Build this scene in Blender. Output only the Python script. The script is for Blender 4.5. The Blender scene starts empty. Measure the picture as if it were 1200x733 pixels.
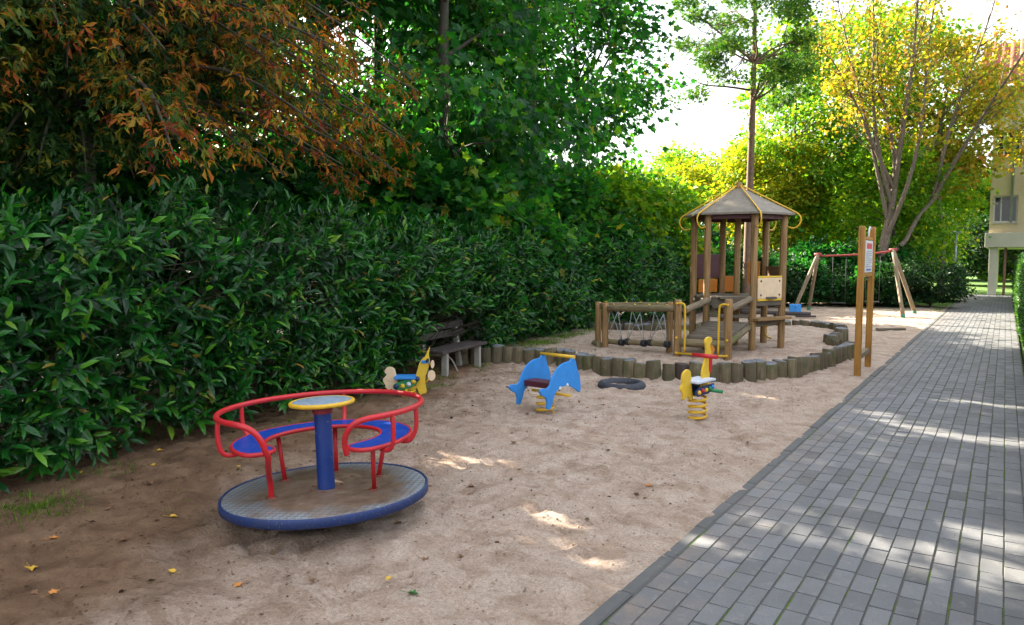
import bpy, bmesh, math, random
import numpy as np
from mathutils import Vector, Matrix
R = math.radians
rng = np.random.default_rng(7)
random.seed(7)
scene = bpy.context.scene
COL = scene.collection

# ------------------------------------------------------------------ mesh helpers
class MB:
    """collects shapes, links them as one mesh object"""
    def __init__(s): s.v=[]; s.f=[]; s.uv=[]; s.sm=[]; s.mi=[]
    def add(s, V, F, UV=None, smooth=True, mi=0):
        o=len(s.v); s.v += [tuple(map(float,p)) for p in V]
        for i,f in enumerate(F):
            s.f.append(tuple(o+k for k in f)); s.sm.append(smooth); s.mi.append(mi)
            s.uv.append(UV[i] if UV else [(0,0)]*len(f))
        return s
    def tube(s, P, r, seg=8, closed=False, caps=True, mi=0, flat=1.0):
        P=[Vector(p) for p in P]; n=len(P)
        rad=[r]*n if not hasattr(r,'__len__') else list(r)
        V=[];F=[];UV=[]
        t0=(P[1]-P[0]).normalized()
        ref=Vector((0,0,1)) if abs(t0.z)<.9 else Vector((1,0,0))
        x=t0.cross(ref).normalized(); u=random.random()*10; us=[]; vo=random.random()*5
        for i in range(n):
            if closed: t=(P[(i+1)%n]-P[i-1])
            else: t=P[min(i+1,n-1)]-P[max(i-1,0)]
            t=t.normalized() if t.length>1e-9 else t0
            x=(x-t*x.dot(t)); x=x.normalized() if x.length>1e-9 else t.orthogonal().normalized()
            y=t.cross(x)
            if i: u+=(P[i]-P[i-1]).length
            us.append(u)
            for k in range(seg):
                a=2*math.pi*k/seg
                V.append(P[i]+(x*math.cos(a)+y*math.sin(a)*flat)*rad[i])
        m=n if closed else n-1
        for i in range(m):
            j=(i+1)%n; ua=us[i]; ub=us[j] if j else us[i]+(P[0]-P[i]).length
            for k in range(seg):
                k2=(k+1)%seg
                F.append((i*seg+k,i*seg+k2,j*seg+k2,j*seg+k))
                va=vo+k/seg*6.28*rad[i]; vb=vo+(k+1)/seg*6.28*rad[i]
                UV.append([(ua,va),(ua,vb),(ub,vb),(ub,va)])
        s.add(V,F,UV,True,mi)
        if caps and not closed:
            o=len(s.v)-len(V)
            for i,rev in ((0,True),(n-1,False)):
                c=[o+i*seg+k for k in range(seg)]
                if rev: c=c[::-1]
                s.f.append(tuple(c)); s.sm.append(False); s.mi.append(mi)
                s.uv.append([(us[i]+.02*math.cos(6.28*k/seg),vo+rad[i]*math.sin(6.28*k/seg)) for k in range(seg)])
        return s
    def log(s, a, b, r, seg=12, wob=.06, mi=0, cham=.012):
        a=Vector(a); b=Vector(b); n=7; L=(b-a).length; d=(b-a)/L
        ts=[0,cham/L]+[i/(n-1) for i in range(1,n-1)]+[1-cham/L,1]
        P=[a+(b-a)*t for t in ts]; rr=[r*(1+random.uniform(-wob,wob)) for _ in ts]
        rr[0]=rr[1]-cham; rr[-1]=rr[-2]-cham
        return s.tube(P,rr,seg,mi=mi)
    def box(s, c, size, rot=None, mi=0):
        x,y,z=[k/2 for k in size]
        V=[Vector((a*x,b*y,d*z)) for a in(-1,1) for b in(-1,1) for d in(-1,1)]
        M=(rot.to_3x3() if rot else Matrix.Identity(3)); V2=[M@v+Vector(c) for v in V]
        F=[(0,1,3,2),(4,6,7,5),(0,4,5,1),(2,3,7,6),(0,2,6,4),(1,5,7,3)]
        ax=max(range(3),key=lambda i:size[i]); ot=[i for i in range(3) if i!=ax]; o1=random.random()*9; o2=random.random()*9
        UV=[[(V[k][ax]+o1, V[k][ot[0]]+V[k][ot[1]]+o2) for k in f] for f in F]
        return s.add(V2,F,UV,False,mi)
    def prism(s, pts, th, M=None, mi=0):
        """outline in (u,v) -> x=u,z=v, thickness along y"""
        n=len(pts); M=M or Matrix.Identity(4)
        V=[M@Vector((p[0],-th/2,p[1])) for p in pts]+[M@Vector((p[0],th/2,p[1])) for p in pts]
        F=[tuple(range(n)),tuple(range(2*n-1,n-1,-1))]+[(i,n+i,n+(i+1)%n,(i+1)%n) for i in range(n)]
        UV=[[(V[k].x,V[k].z) for k in f] for f in F]
        return s.add(V,F,UV,False,mi)
    def lathe(s, prof, c=(0,0,0), seg=32, mi=0):
        V=[];F=[];c=Vector(c)
        for r,z in prof:
            for k in range(seg):
                a=2*math.pi*k/seg; V.append(c+Vector((r*math.cos(a),r*math.sin(a),z)))
        n=len(prof)
        for i in range(n-1):
            for k in range(seg):
                k2=(k+1)%seg; F.append((i*seg+k,i*seg+k2,(i+1)*seg+k2,(i+1)*seg+k))
        UV=[[(V[q].x,V[q].y) for q in f] for f in F]
        s.add(V,F,UV,True,mi); return s
    def build(s, name, mat, parent=None, bevel=0, loc=(0,0,0), auto=None):
        me=bpy.data.meshes.new(name); me.from_pydata(s.v,[],s.f); 
        ul=me.uv_layers.new(name='UVMap'); flat=[c for f in s.uv for p in f for c in p]
        ul.data.foreach_set('uv',flat)
        me.polygons.foreach_set('use_smooth',s.sm); me.polygons.foreach_set('material_index',s.mi)
        for m in (mat if isinstance(mat,(list,tuple)) else [mat]): me.materials.append(m)
        bm=bmesh.new(); bm.from_mesh(me); bmesh.ops.recalc_face_normals(bm,faces=bm.faces)
        if bevel:
            ed=[e for e in bm.edges if len(e.link_faces)==2 and e.calc_face_angle(0)>R(40)]
            bmesh.ops.bevel(bm,geom=ed,offset=bevel,segments=2,affect='EDGES',profile=.6)
        bm.to_mesh(me); bm.free()
        if auto: me.set_sharp_from_angle(angle=R(auto))
        o=bpy.data.objects.new(name,me); COL.objects.link(o); o.location=loc
        if parent: o.parent=parent
        return o
def tag(o,label=None,cat=None,group=None,kind=None):
    if label:o['label']=label
    if cat:o['category']=cat
    if group:o['group']=group
    if kind:o['kind']=kind
    return o
def thing(name,label,cat,loc=(0,0,0),rz=0,group=None):
    o=bpy.data.objects.new(name,None); COL.objects.link(o); o.location=loc; o.rotation_euler=(0,0,rz); o.empty_display_size=.1
    return tag(o,label,cat,group)
def smooth_poly(P,n=6,closed=False):
    """Catmull-Rom through the points"""
    P=[Vector(p) for p in P]; out=[]; N=len(P)
    for i in range(N if closed else N-1):
        if closed: a,b,c,d=P[i-1],P[i],P[(i+1)%N],P[(i+2)%N]
        else: a,b,c,d=P[max(i-1,0)],P[i],P[i+1],P[min(i+2,N-1)]
        for k in range(n):
            t=k/n
            out.append(.5*((2*b)+(c-a)*t+(2*a-5*b+4*c-d)*t*t+(3*b-a-3*c+d)*t**3))
    if not closed: out.append(P[-1])
    return out

def vnoise(x,y,seed=0):
    def h(i,j):
        n=(i*374761393+j*668265263+seed*974711)&0xffffffff
        n=((n^(n>>13))*1274126177)&0xffffffff
        return ((n^(n>>16))&0xffff)/65535.
    xi=np.floor(x).astype(np.int64); yi=np.floor(y).astype(np.int64); fx=x-xi; fy=y-yi
    fx=fx*fx*(3-2*fx); fy=fy*fy*(3-2*fy)
    return (h(xi,yi)*(1-fx)+h(xi+1,yi)*fx)*(1-fy)+(h(xi,yi+1)*(1-fx)+h(xi+1,yi+1)*fx)*fy
def fbm(x,y,o=4,seed=0):
    s=0;a=.5
    for k in range(o): s=s+a*(vnoise(x,y,seed+k)-.5); x=x*2.03+7.1; y=y*2.03+3.7; a*=.5
    return s

# ------------------------------------------------------------------ materials
def newmat(name):
    m=bpy.data.materials.new(name); m.use_nodes=True; nt=m.node_tree; nt.nodes.clear()
    out=nt.nodes.new('ShaderNodeOutputMaterial'); b=nt.nodes.new('ShaderNodeBsdfPrincipled')
    nt.links.new(b.outputs[0],out.inputs[0]); return m,nt,b,out
def node(nt,t,**k):
    n=nt.nodes.new(t)
    for a,v in k.items(): setattr(n,a,v)
    return n
def ramp(nt,fac,stops):
    r=node(nt,'ShaderNodeValToRGB'); e=r.color_ramp.elements
    while len(e)<len(stops): e.new(.5)
    for x,(p,c) in zip(e,stops): x.position=p; x.color=(*c,1) if len(c)==3 else c
    nt.links.new(fac,r.inputs[0]); return r.outputs[0]
def noise(nt,vec,scale,detail=4,rough=.6,dist=0):
    n=node(nt,'ShaderNodeTexNoise'); n.inputs['Scale'].default_value=scale; n.inputs['Detail'].default_value=detail
    n.inputs['Roughness'].default_value=rough; n.inputs['Distortion'].default_value=dist
    if vec is not None: nt.links.new(vec,n.inputs['Vector'])
    return n.outputs['Fac']
def mix(nt,f,a,b,mode='MIX'):
    n=node(nt,'ShaderNodeMix',data_type='RGBA',blend_type=mode)
    for s,v in ((n.inputs[0],f),(n.inputs[6],a),(n.inputs[7],b)):
        if hasattr(v,'is_output'): nt.links.new(v,s)
        elif isinstance(v,(int,float)): s.default_value=v
        else: s.default_value=(*v,1)
    return n.outputs[2]
def bump(nt,b,h,strength=.3,dist=.01):
    n=node(nt,'ShaderNodeBump'); n.inputs['Strength'].default_value=strength; n.inputs['Distance'].default_value=dist
    nt.links.new(h,n.inputs['Height']); nt.links.new(n.outputs[0],b.inputs['Normal'])
def geo(nt): return node(nt,'ShaderNodeNewGeometry').outputs['Position']
def objc(nt): return node(nt,'ShaderNodeTexCoord').outputs['Object']
def mapv(nt,v,scale):
    n=node(nt,'ShaderNodeMapping'); n.inputs['Scale'].default_value=scale; nt.links.new(v,n.inputs[0]); return n.outputs[0]

def paint(name,c,rough=.4,wear=None,wamt=.62,scale=9,dirt=.25,metal=0):
    """painted / plastic surface with grime and worn spots"""
    m,nt,b,o=newmat(name); v=objc(nt)
    n1=noise(nt,v,scale,5,.65); n2=noise(nt,v,scale*5,4,.7)
    d=tuple(k*.55+.02 for k in c)
    col=mix(nt,ramp(nt,n1,[(.35,(0,0,0)),(.75,(dirt*2,)*3)]),c,d)
    if wear: col=mix(nt,ramp(nt,n2,[(wamt,(0,0,0)),(wamt+.06,(1,1,1))]),col,wear)
    nt.links.new(col,b.inputs['Base Color'])
    b.inputs['Metallic'].default_value=metal
    rr=ramp(nt,n1,[(.3,(rough,)*3),(.8,(min(1,rough+.3),)*3)]); nt.links.new(rr,b.inputs['Roughness'])
    bump(nt,b,n2,.12,.004); return m
def wood(name,c1,c2,c3=None,rough=.75,along=2.,across=45.,green=None):
    m,nt,b,o=newmat(name); uv=node(nt,'ShaderNodeTexCoord').outputs['UV']
    g=noise(nt,mapv(nt,uv,(along,across,1)),1,5,.65,.3)
    g2=noise(nt,mapv(nt,uv,(along*.6,across*2.2,1)),1,3,.6)
    col=ramp(nt,g,[(.3,c2),(.52,c1),(.75,c3 or c1)])
    col=mix(nt,ramp(nt,g2,[(.33,(1,1,1)),(.42,(0,0,0))]),col,tuple(k*.3 for k in c2))
    n=noise(nt,geo(nt),3.,4)
    if green: col=mix(nt,ramp(nt,n,[(.48,(0,0,0)),(.68,(.75,)*3)]),col,green)
    else: col=mix(nt,ramp(nt,n,[(.4,(0,0,0)),(.7,(.4,)*3)]),col,tuple(k*.5 for k in c1))
    nt.links.new(col,b.inputs['Base Color']); b.inputs['Roughness'].default_value=rough
    bump(nt,b,g2,.5,.006); return m
def leafmat(name,stops,trans=.4,rough=.45,spec=.4,tboost=(1.6,1.5,.6),clump=.35):
    m,nt,b,o=newmat(name)
    a=node(nt,'ShaderNodeAttribute',attribute_name='rnd').outputs['Fac']
    c=node(nt,'ShaderNodeAttribute',attribute_name='clump').outputs['Fac']
    col=ramp(nt,a,stops)
    hs=node(nt,'ShaderNodeHueSaturation')
    mr=node(nt,'ShaderNodeMapRange'); mr.inputs['To Min'].default_value=1-clump; mr.inputs['To Max'].default_value=1+clump
    nt.links.new(c,mr.inputs[0]); nt.links.new(mr.outputs[0],hs.inputs['Value'])
    mh=node(nt,'ShaderNodeMapRange'); mh.inputs['To Min'].default_value=.515; mh.inputs['To Max'].default_value=.485
    nt.links.new(c,mh.inputs[0]); nt.links.new(mh.outputs[0],hs.inputs['Hue'])
    nt.links.new(col,hs.inputs['Color']); col=hs.outputs[0]
    nt.links.new(col,b.inputs['Base Color']); b.inputs['Roughness'].default_value=rough; b.inputs['Specular IOR Level'].default_value=spec
    t=node(nt,'ShaderNodeBsdfTranslucent'); tc=mix(nt,1.,col,tboost,'MULTIPLY'); nt.links.new(tc,t.inputs[0])
    ms=node(nt,'ShaderNodeMixShader'); ms.inputs[0].default_value=trans
    nt.links.new(b.outputs[0],ms.inputs[1]); nt.links.new(t.outputs[0],ms.inputs[2]); nt.links.new(ms.outputs[0],o.inputs[0])
    return m

RED=paint('red_enamel',(.55,.011,.018),.33,(.2,.045,.03),.66,scale=11,dirt=.3)
REDW=paint('weathered_red',(.3,.03,.03),.5,(.14,.06,.05),.6,dirt=.4)
BLUE=paint('blue_enamel',(.003,.034,.2),.36,(.2,.22,.28),.66,dirt=.2)
BLUESEAT=paint('blue_plastic',(.003,.05,.36),.28,(.1,.2,.5),.72,dirt=.15)
YEL=paint('yellow_enamel',(.72,.42,.015),.35,(.4,.25,.05),.72,dirt=.25)
YELP=paint('yellow_panel',(.78,.5,.03),.4,None,dirt=.2)
CREAM=paint('cream_panel',(.8,.6,.38),.5,None,dirt=.2)
DOLPH=paint('sky_blue_panel',(.025,.25,.68),.42,(.12,.38,.7),.66,dirt=.2)
DKRED=paint('dark_red_panel',(.075,.009,.014),.4)
ORNG=paint('orange_panel',(.62,.2,.01),.4)
GREENP=paint('green_plastic',(.01,.22,.07),.4)
WHITEP=paint('pale_plastic',(.6,.65,.75),.4,(.2,.3,.6),.6)
DKBLUE=paint('navy_panel',(.012,.03,.12),.4)
GREYM=paint('galvanised_metal',(.36,.4,.43),.42,(.25,.27,.28),.6,metal=.6)
CHAIN=paint('chain_metal',(.42,.45,.48),.4,metal=.5)
BLACKR=paint('black_rubber',(.018,.019,.023),.65,(.05,.05,.055),.6)
TYRE=paint('tyre_rubber',(.03,.035,.05),.6,(.12,.1,.09),.58)
TEAL=paint('green_metal',(.02,.2,.12),.45)
ROOFA=paint('roof_sheet',(.2,.17,.125),.5,(.12,.11,.085),.62,dirt=.4)
LOG=wood('weathered_round_wood',(.3,.175,.065),(.14,.08,.03),(.4,.26,.12),along=1.3,across=38)
LOGG=wood('mossy_round_wood',(.2,.15,.08),(.1,.075,.035),(.28,.22,.13),green=(.1,.12,.025))
PLANK=wood('grey_deck_wood',(.15,.12,.085),(.06,.045,.03),(.22,.19,.15))
BENCHW=wood('dark_bench_wood',(.06,.045,.04),(.025,.018,.016),(.1,.08,.07))
GOLD=wood('glazed_golden_wood',(.4,.18,.022),(.27,.11,.012),(.48,.24,.04),rough=.5,across=30)
SWINGW=wood('pale_grey_wood',(.22,.165,.1),(.12,.085,.05),(.32,.25,.17))
CONC=paint('pale_concrete',(.34,.32,.27),.85,(.25,.24,.2),.6,dirt=.4)
BARK=wood('dark_bark',(.055,.042,.03),(.022,.016,.012),(.085,.07,.05),along=6,across=22,green=(.03,.045,.015))
BARKL=wood('light_bark',(.12,.088,.06),(.055,.04,.028),(.19,.15,.11),along=7,across=20)
BARKP=wood('pine_bark',(.16,.09,.055),(.06,.04,.03),(.22,.13,.08),along=8,across=20)

def palmat():
    m,nt,b,o=newmat('palisade_wood'); uv=node(nt,'ShaderNodeTexCoord').outputs['UV']
    oi=node(nt,'ShaderNodeObjectInfo').outputs['Random']
    g=noise(nt,mapv(nt,uv,(2.5,40,1)),1,5,.65,.4)
    n=noise(nt,geo(nt),7.,5)
    col=ramp(nt,g,[(.3,(.05,.04,.025)),(.5,(.15,.115,.065)),(.75,(.24,.19,.115))])
    col=mix(nt,ramp(nt,n,[(.42,(0,0,0)),(.62,(.8,)*3)]),col,(.07,.085,.025))
    col=mix(nt,ramp(nt,oi,[(.1,(.0,)*3),(.9,(.55,)*3)]),col,(.07,.05,.035))
    geon=node(nt,'ShaderNodeNewGeometry'); sx=node(nt,'ShaderNodeSeparateXYZ'); nt.links.new(geon.outputs['True Normal'],sx.inputs[0])
    top=ramp(nt,sx.outputs[2],[(.75,(0,0,0)),(.92,(1,1,1))])
    tc=ramp(nt,noise(nt,geo(nt),18,4),[(.35,(.07,.075,.085)),(.65,(.2,.21,.225))])
    col=mix(nt,top,col,tc)
    nt.links.new(col,b.inputs['Base Color']); b.inputs['Roughness'].default_value=.85; bump(nt,b,g,.6,.01); return m
PAL=palmat()
ROTTEN=wood('rotten_wood',(.05,.03,.024),(.02,.012,.01),(.09,.055,.04),across=25)

def sandmat():
    m,nt,b,o=newmat('sand'); p=geo(nt)
    big=noise(nt,p,.55,4,.55); mid=noise(nt,p,4.,6,.65,.5); fine=noise(nt,p,60.,4,.75); crumb=noise(nt,p,26.,3,.8)
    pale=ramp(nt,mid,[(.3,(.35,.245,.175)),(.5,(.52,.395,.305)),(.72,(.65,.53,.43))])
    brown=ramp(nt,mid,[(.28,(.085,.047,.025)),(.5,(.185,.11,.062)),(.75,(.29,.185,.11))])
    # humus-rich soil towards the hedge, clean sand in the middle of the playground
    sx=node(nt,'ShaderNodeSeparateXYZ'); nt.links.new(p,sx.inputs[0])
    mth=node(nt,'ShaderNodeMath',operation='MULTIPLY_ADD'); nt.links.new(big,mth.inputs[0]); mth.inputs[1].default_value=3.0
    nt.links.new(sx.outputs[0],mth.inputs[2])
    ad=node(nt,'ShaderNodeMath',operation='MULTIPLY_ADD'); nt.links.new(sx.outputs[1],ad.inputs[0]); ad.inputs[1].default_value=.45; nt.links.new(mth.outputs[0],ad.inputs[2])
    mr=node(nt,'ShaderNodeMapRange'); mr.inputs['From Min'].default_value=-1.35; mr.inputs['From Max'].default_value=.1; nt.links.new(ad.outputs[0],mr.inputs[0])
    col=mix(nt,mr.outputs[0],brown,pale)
    pl=noise(nt,mapv(nt,p,(1,1.5,1)),3.1,7,.62,.9); gr=noise(nt,p,210.,2,.6)
    pf=node(nt,'ShaderNodeMath',operation='MULTIPLY'); nt.links.new(ramp(nt,pl,[(.52,(0,0,0)),(.555,(.55,)*3),(.7,(.3,)*3)]),pf.inputs[0]); nt.links.new(mr.outputs[0],pf.inputs[1])
    col=mix(nt,pf.outputs[0],col,(.64,.525,.43))
    col=mix(nt,ramp(nt,gr,[(.35,(.4,)*3),(.5,(0,0,0))]),col,(.16,.1,.065))
    col=mix(nt,ramp(nt,fine,[(.3,(.45,)*3),(.6,(0,0,0))]),col,(.1,.065,.045))
    col=mix(nt,ramp(nt,crumb,[(.6,(0,0,0)),(.72,(.65,)*3)]),col,(.09,.055,.035))
    nt.links.new(col,b.inputs['Base Color']); b.inputs['Roughness'].default_value=.95; b.inputs['Specular IOR Level'].default_value=.15
    h=node(nt,'ShaderNodeMath',operation='ADD'); nt.links.new(mid,h.inputs[0]); nt.links.new(fine,h.inputs[1])
    bump(nt,b,h.outputs[0],.8,.026); return m
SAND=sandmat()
def pavermat():
    m,nt,b,o=newmat('grey_pavers'); p=geo(nt)
    a=node(nt,'ShaderNodeAttribute',attribute_name='rnd').outputs['Fac']
    col=ramp(nt,a,[(0,(.08,.08,.08)),(.05,(.115,.118,.124)),(.5,(.155,.16,.17)),(1,(.192,.196,.204))])
    n1=noise(nt,p,2.2,5,.6); n2=noise(nt,p,90,3,.7); n3=noise(nt,p,14,4,.7)
    col=mix(nt,ramp(nt,n1,[(.35,(0,0,0)),(.7,(.55,)*3)]),col,(.14,.14,.145))
    n4=noise(nt,p,.9,5,.7,.4); col=mix(nt,ramp(nt,n4,[(.5,(0,0,0)),(.68,(.6,)*3)]),col,(.1,.098,.092))
    sx=node(nt,'ShaderNodeSeparateXYZ'); nt.links.new(p,sx.inputs[0]); mr=node(nt,'ShaderNodeMapRange'); mr.inputs['From Min'].default_value=-.95; mr.inputs['From Max'].default_value=-1.42; mr.inputs['To Max'].default_value=1.; nt.links.new(sx.outputs[0],mr.inputs[0])
    ml=node(nt,'ShaderNodeMath',operation='MULTIPLY'); nt.links.new(mr.outputs[0],ml.inputs[0]); nt.links.new(ramp(nt,noise(nt,p,5,5,.7),[(.42,(0,0,0)),(.7,(.7,)*3)]),ml.inputs[1])
    col=mix(nt,ml.outputs[0],col,(.3,.22,.16))
    col=mix(nt,ramp(nt,n3,[(.55,(0,0,0)),(.78,(.55,)*3)]),col,(.3,.28,.25))
    col=mix(nt,ramp(nt,n2,[(.3,(.5,)*3),(.55,(0,0,0))]),col,(.09,.09,.09))
    nt.links.new(col,b.inputs['Base Color']); b.inputs['Roughness'].default_value=.72; bump(nt,b,n2,.35,.004); return m
PAVER=pavermat()
def mossmat():
    m,nt,b,o=newmat('mossy_joint'); p=geo(nt); n=noise(nt,mapv(nt,p,(9,2.2,1)),1,4,.6); f=noise(nt,p,70,3,.7)
    moss=ramp(nt,f,[(.3,(.035,.065,.006)),(.7,(.11,.17,.015))])
    col=mix(nt,ramp(nt,n,[(.5,(0,0,0)),(.62,(1,1,1))]),(.1,.094,.085),moss)
    nt.links.new(col,b.inputs['Base Color']); b.inputs['Roughness'].default_value=1; bump(nt,b,f,.8,.01); return m
MOSS=mossmat()
def soilmat(name,c1,c2,c3,sc=3.):
    m,nt,b,o=newmat(name); p=geo(nt); n=noise(nt,p,sc,6,.7); f=noise(nt,p,40,3)
    col=ramp(nt,n,[(.3,c1),(.5,c2),(.7,c3)]); nt.links.new(col,b.inputs['Base Color']); b.inputs['Roughness'].default_value=1; bump(nt,b,f,.6,.03); return m
SOIL=soilmat('forest_soil',(.03,.02,.012),(.05,.035,.02),(.045,.06,.02))
LAWN=soilmat('lawn_turf',(.05,.11,.015),(.08,.17,.02),(.12,.22,.03))

# ------------------------------------------------------------------ foliage helpers
def leaf_mesh(name,tm,P,D,N,S,rnd,mat,parent=None,clump=None,loc=(0,0,0),me_only=False,world=None):
    V,F=tm; V=np.array(V,float); n=len(P); k=len(V)
    if world is not None:
        W=np.array(world); k_=keep_mask(P@W[:3,:3].T+W[:3,3],4 if mat is LAUREL else 0)
        P,D,N,S,rnd=P[k_],D[k_],N[k_],S[k_],rnd[k_]; clump=clump[k_] if clump is not None else None; n=len(P)
    D=D/np.linalg.norm(D,axis=1,keepdims=True)
    X=np.cross(D,N); X/=np.linalg.norm(X,axis=1,keepdims=True)+1e-9; N=np.cross(X,D)
    W=P[:,None]+S[:,None,None]*(V[None,:,0:1]*X[:,None]+V[None,:,1:2]*D[:,None]+V[None,:,2:3]*N[:,None])
    lens=np.array([len(f) for f in F]); fl=np.concatenate([np.array(f) for f in F])
    L=(fl[None]+np.arange(n)[:,None]*k).ravel(); tot=np.tile(lens,n); st=np.concatenate([[0],np.cumsum(tot)[:-1]])
    me=bpy.data.meshes.new(name); me.vertices.add(n*k); me.vertices.foreach_set('co',W.astype(np.float32).ravel())
    me.loops.add(len(L)); me.loops.foreach_set('vertex_index',L.astype(np.int32)); me.polygons.add(len(tot))
    me.polygons.foreach_set('loop_start',st.astype(np.int32)); me.update(calc_edges=True)
    me.polygons.foreach_set('use_smooth',np.zeros(len(tot),bool))
    for nm,val in (('rnd',rnd),('clump',clump if clump is not None else np.full(n,.5))):
        a=me.attributes.new(nm,'FLOAT','FACE'); a.data.foreach_set('value',np.repeat(val,len(F)).astype(np.float32))
    me.materials.append(mat)
    if me_only: return me
    o=bpy.data.objects.new(name,me); COL.objects.link(o); o.location=loc
    if parent: o.parent=parent
    return o
T_LAUREL=([(0,0,0),(0,.33,.03),(0,.7,.0),(0,1,-.1),(-.128,.28,.055),(-.12,.66,.035),(.128,.28,.055),(.12,.66,.035)],
          [(0,1,4),(1,2,5,4),(2,3,5),(0,6,1),(1,6,7,2),(2,7,3)])
T_MAPLE=([(0,0,0),(.33,-.05,.06),(.3,.22,.05),(.56,.42,.02),(.24,.56,.04),(0,1,-.08),(-.33,-.05,.06),(-.3,.22,.05),(-.56,.42,.02),(-.24,.56,.04)],
         [(0,1,2,5),(2,3,4,5),(0,5,7,6),(7,5,9,8)])
T_OVAL=([(0,0,0),(.3,.4,.05),(0,1,-.06),(-.3,.4,.05)],[(0,1,2),(0,2,3)])
T_NEEDLE=([(0,0,0),(.05,.5,0),(0,1,0),(-.05,.5,0),(.3,.75,.05),(.36,.68,.05),(-.3,.75,.05),(-.36,.68,.05),(.22,.3,.1),(-.22,.3,-.1)],
          [(0,1,2,3),(0,4,5),(0,7,6),(0,8,1),(0,3,9)])
def chestnut_template():
    V=[];F=[]
    for i,a in enumerate((-105,-62,-24,16,58,100)):
        a=R(a); L=(.6,.85,1,1,.85,.62)[i]; d=np.array([math.sin(a),math.cos(a)]); s=np.array([d[1],-d[0]]); o=len(V)
        c1=d*L*.45; c2=d*L
        V+=[(0,0,0),(*(c1),-.06),(*(c2),-.42*L),(*(c1+d*.15*L+s*.11),-.12),(*(c1+d*.15*L-s*.11),-.14)]
        F+=[(o,o+3,o+1),(o+1,o+3,o+2),(o,o+1,o+4),(o+1,o+2,o+4)]
    return V,F
T_CHEST=chestnut_template()
def unit(a): return a/(np.linalg.norm(a,axis=-1,keepdims=True)+1e-9)

def curve_branch(a,b,r0,r1,sag=.0,wob=.12,n=7,rg=rng):
    a=np.array(a,float); b=np.array(b,float); L=np.linalg.norm(b-a); P=[]
    w1=rg.normal(0,wob*L*.35,3); w2=rg.normal(0,wob*L*.35,3)
    for i in range(n):
        t=i/(n-1); p=a+(b-a)*t+w1*math.sin(math.pi*t)*.7+w2*math.sin(2*math.pi*t)*.4
        p[2]+=sag*L*math.sin(math.pi*t); P.append(p)
    return P,[r0+(r1-r0)*(i/(n-1))**.8 for i in range(n)]

def tree_meshes(seed,H,r0,crowns,nleaf,size,tm,mat,bark,lean=(0,0),nlimb=14,first=.25,trunk_top=.85,flat=.6,csize=.55,upn=.6,droop=.25,stems=None,sag=.12):
    """returns (trunk mesh, crown mesh); crowns = [(cx,cy,cz,rx,ry,rz,n_clumps)]"""
    rg=np.random.default_rng(seed); mb=MB()
    C=[]
    for cx,cy,cz,rx,ry,rz,n in crowns:
        d=unit(rg.normal(size=(n,3))); rad=rg.uniform(.25,1,(n,1))**.45
        C.append(np.array([cx,cy,cz])+d*rad*np.array([rx,ry,rz]))
    C=np.concatenate(C)
    stems=stems or [((0,0),(lean[0]*H,lean[1]*H),1.0,1.0)]
    lines=[]
    for (bx,by),(tx,ty),hs,rs in stems:
        n=12; w=rg.normal(0,.02*H,2); w2=rg.normal(0,.012*H,2); top=H*trunk_top*hs; P=[];rr=[]
        for i in range(n):
            t=i/(n-1)
            P.append(np.array([bx+(tx-bx)*t+w[0]*math.sin(3.1*t)+w2[0]*math.sin(7*t),by+(ty-by)*t+w[1]*math.sin(3.1*t)+w2[1]*math.sin(7*t),-.1+top*t]))
            rr.append(r0*rs*((1-t)**.8*.9+.1)*(1+.45*math.exp(-t*22)))
        mb.tube(P,rr,9); lines.append((np.array(P),np.array(rr)))
    order=rg.permutation(len(C)); ends=[]
    for q in order[:nlimb*3]:
        c=C[q]
        if len(ends)<nlimb or not ends:
            bp,br=lines[rg.integers(len(lines))] if len(lines)>1 else lines[0]
            hd=np.linalg.norm(c[:2]-bp[:,:2],axis=1)
            want=np.clip(c[2]-hd*.55,first*H,bp[-1,2]*.97); j=int(np.argmin(abs(bp[:,2]-want)))
            P,rr=curve_branch(bp[j],c,br[j]*.5,.018,sag,.16,8,rg); mb.tube(P,rr,6,caps=False); ends.append((P,rr))
        else:
            k=int(np.argmin([np.linalg.norm(np.array(e[0][4])-c) for e in ends])); e=ends[k]; j=rg.integers(3,6)
            P,rr=curve_branch(e[0][j],c,max(.014,e[1][j]*.6),.01,sag*.6,.2,6,rg); mb.tube(P,rr,5,caps=False)
    per=rg.dirichlet(np.full(len(C),4.0)); idx=rg.choice(len(C),nleaf,p=per)
    off=rg.normal(size=(nleaf,3))*np.array([1,1,flat])*csize; P=C[idx]+off
    P[:,2]=np.maximum(P[:,2],.25)
    ctr=np.average(C,axis=0); outw=unit(P-ctr)*.6+unit(off)*.5
    D=unit(outw+rg.normal(0,.45,(nleaf,3))+np.array([0,0,-droop])); N=unit(outw*.5+rg.normal(0,.45,(nleaf,3))+np.array([0,0,upn]))
    S=size*rg.uniform(.6,1.25,nleaf); cl=np.clip(rg.uniform(0,1,len(C))[idx]*.75+rg.uniform(0,.25,nleaf),0,1)
    args=('crown',tm,P,D,N,S,rg.uniform(0,1,nleaf),mat); cm=leaf_mesh(*args,clump=cl,me_only=True)
    return mb,cm,bark,args,cl
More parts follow.
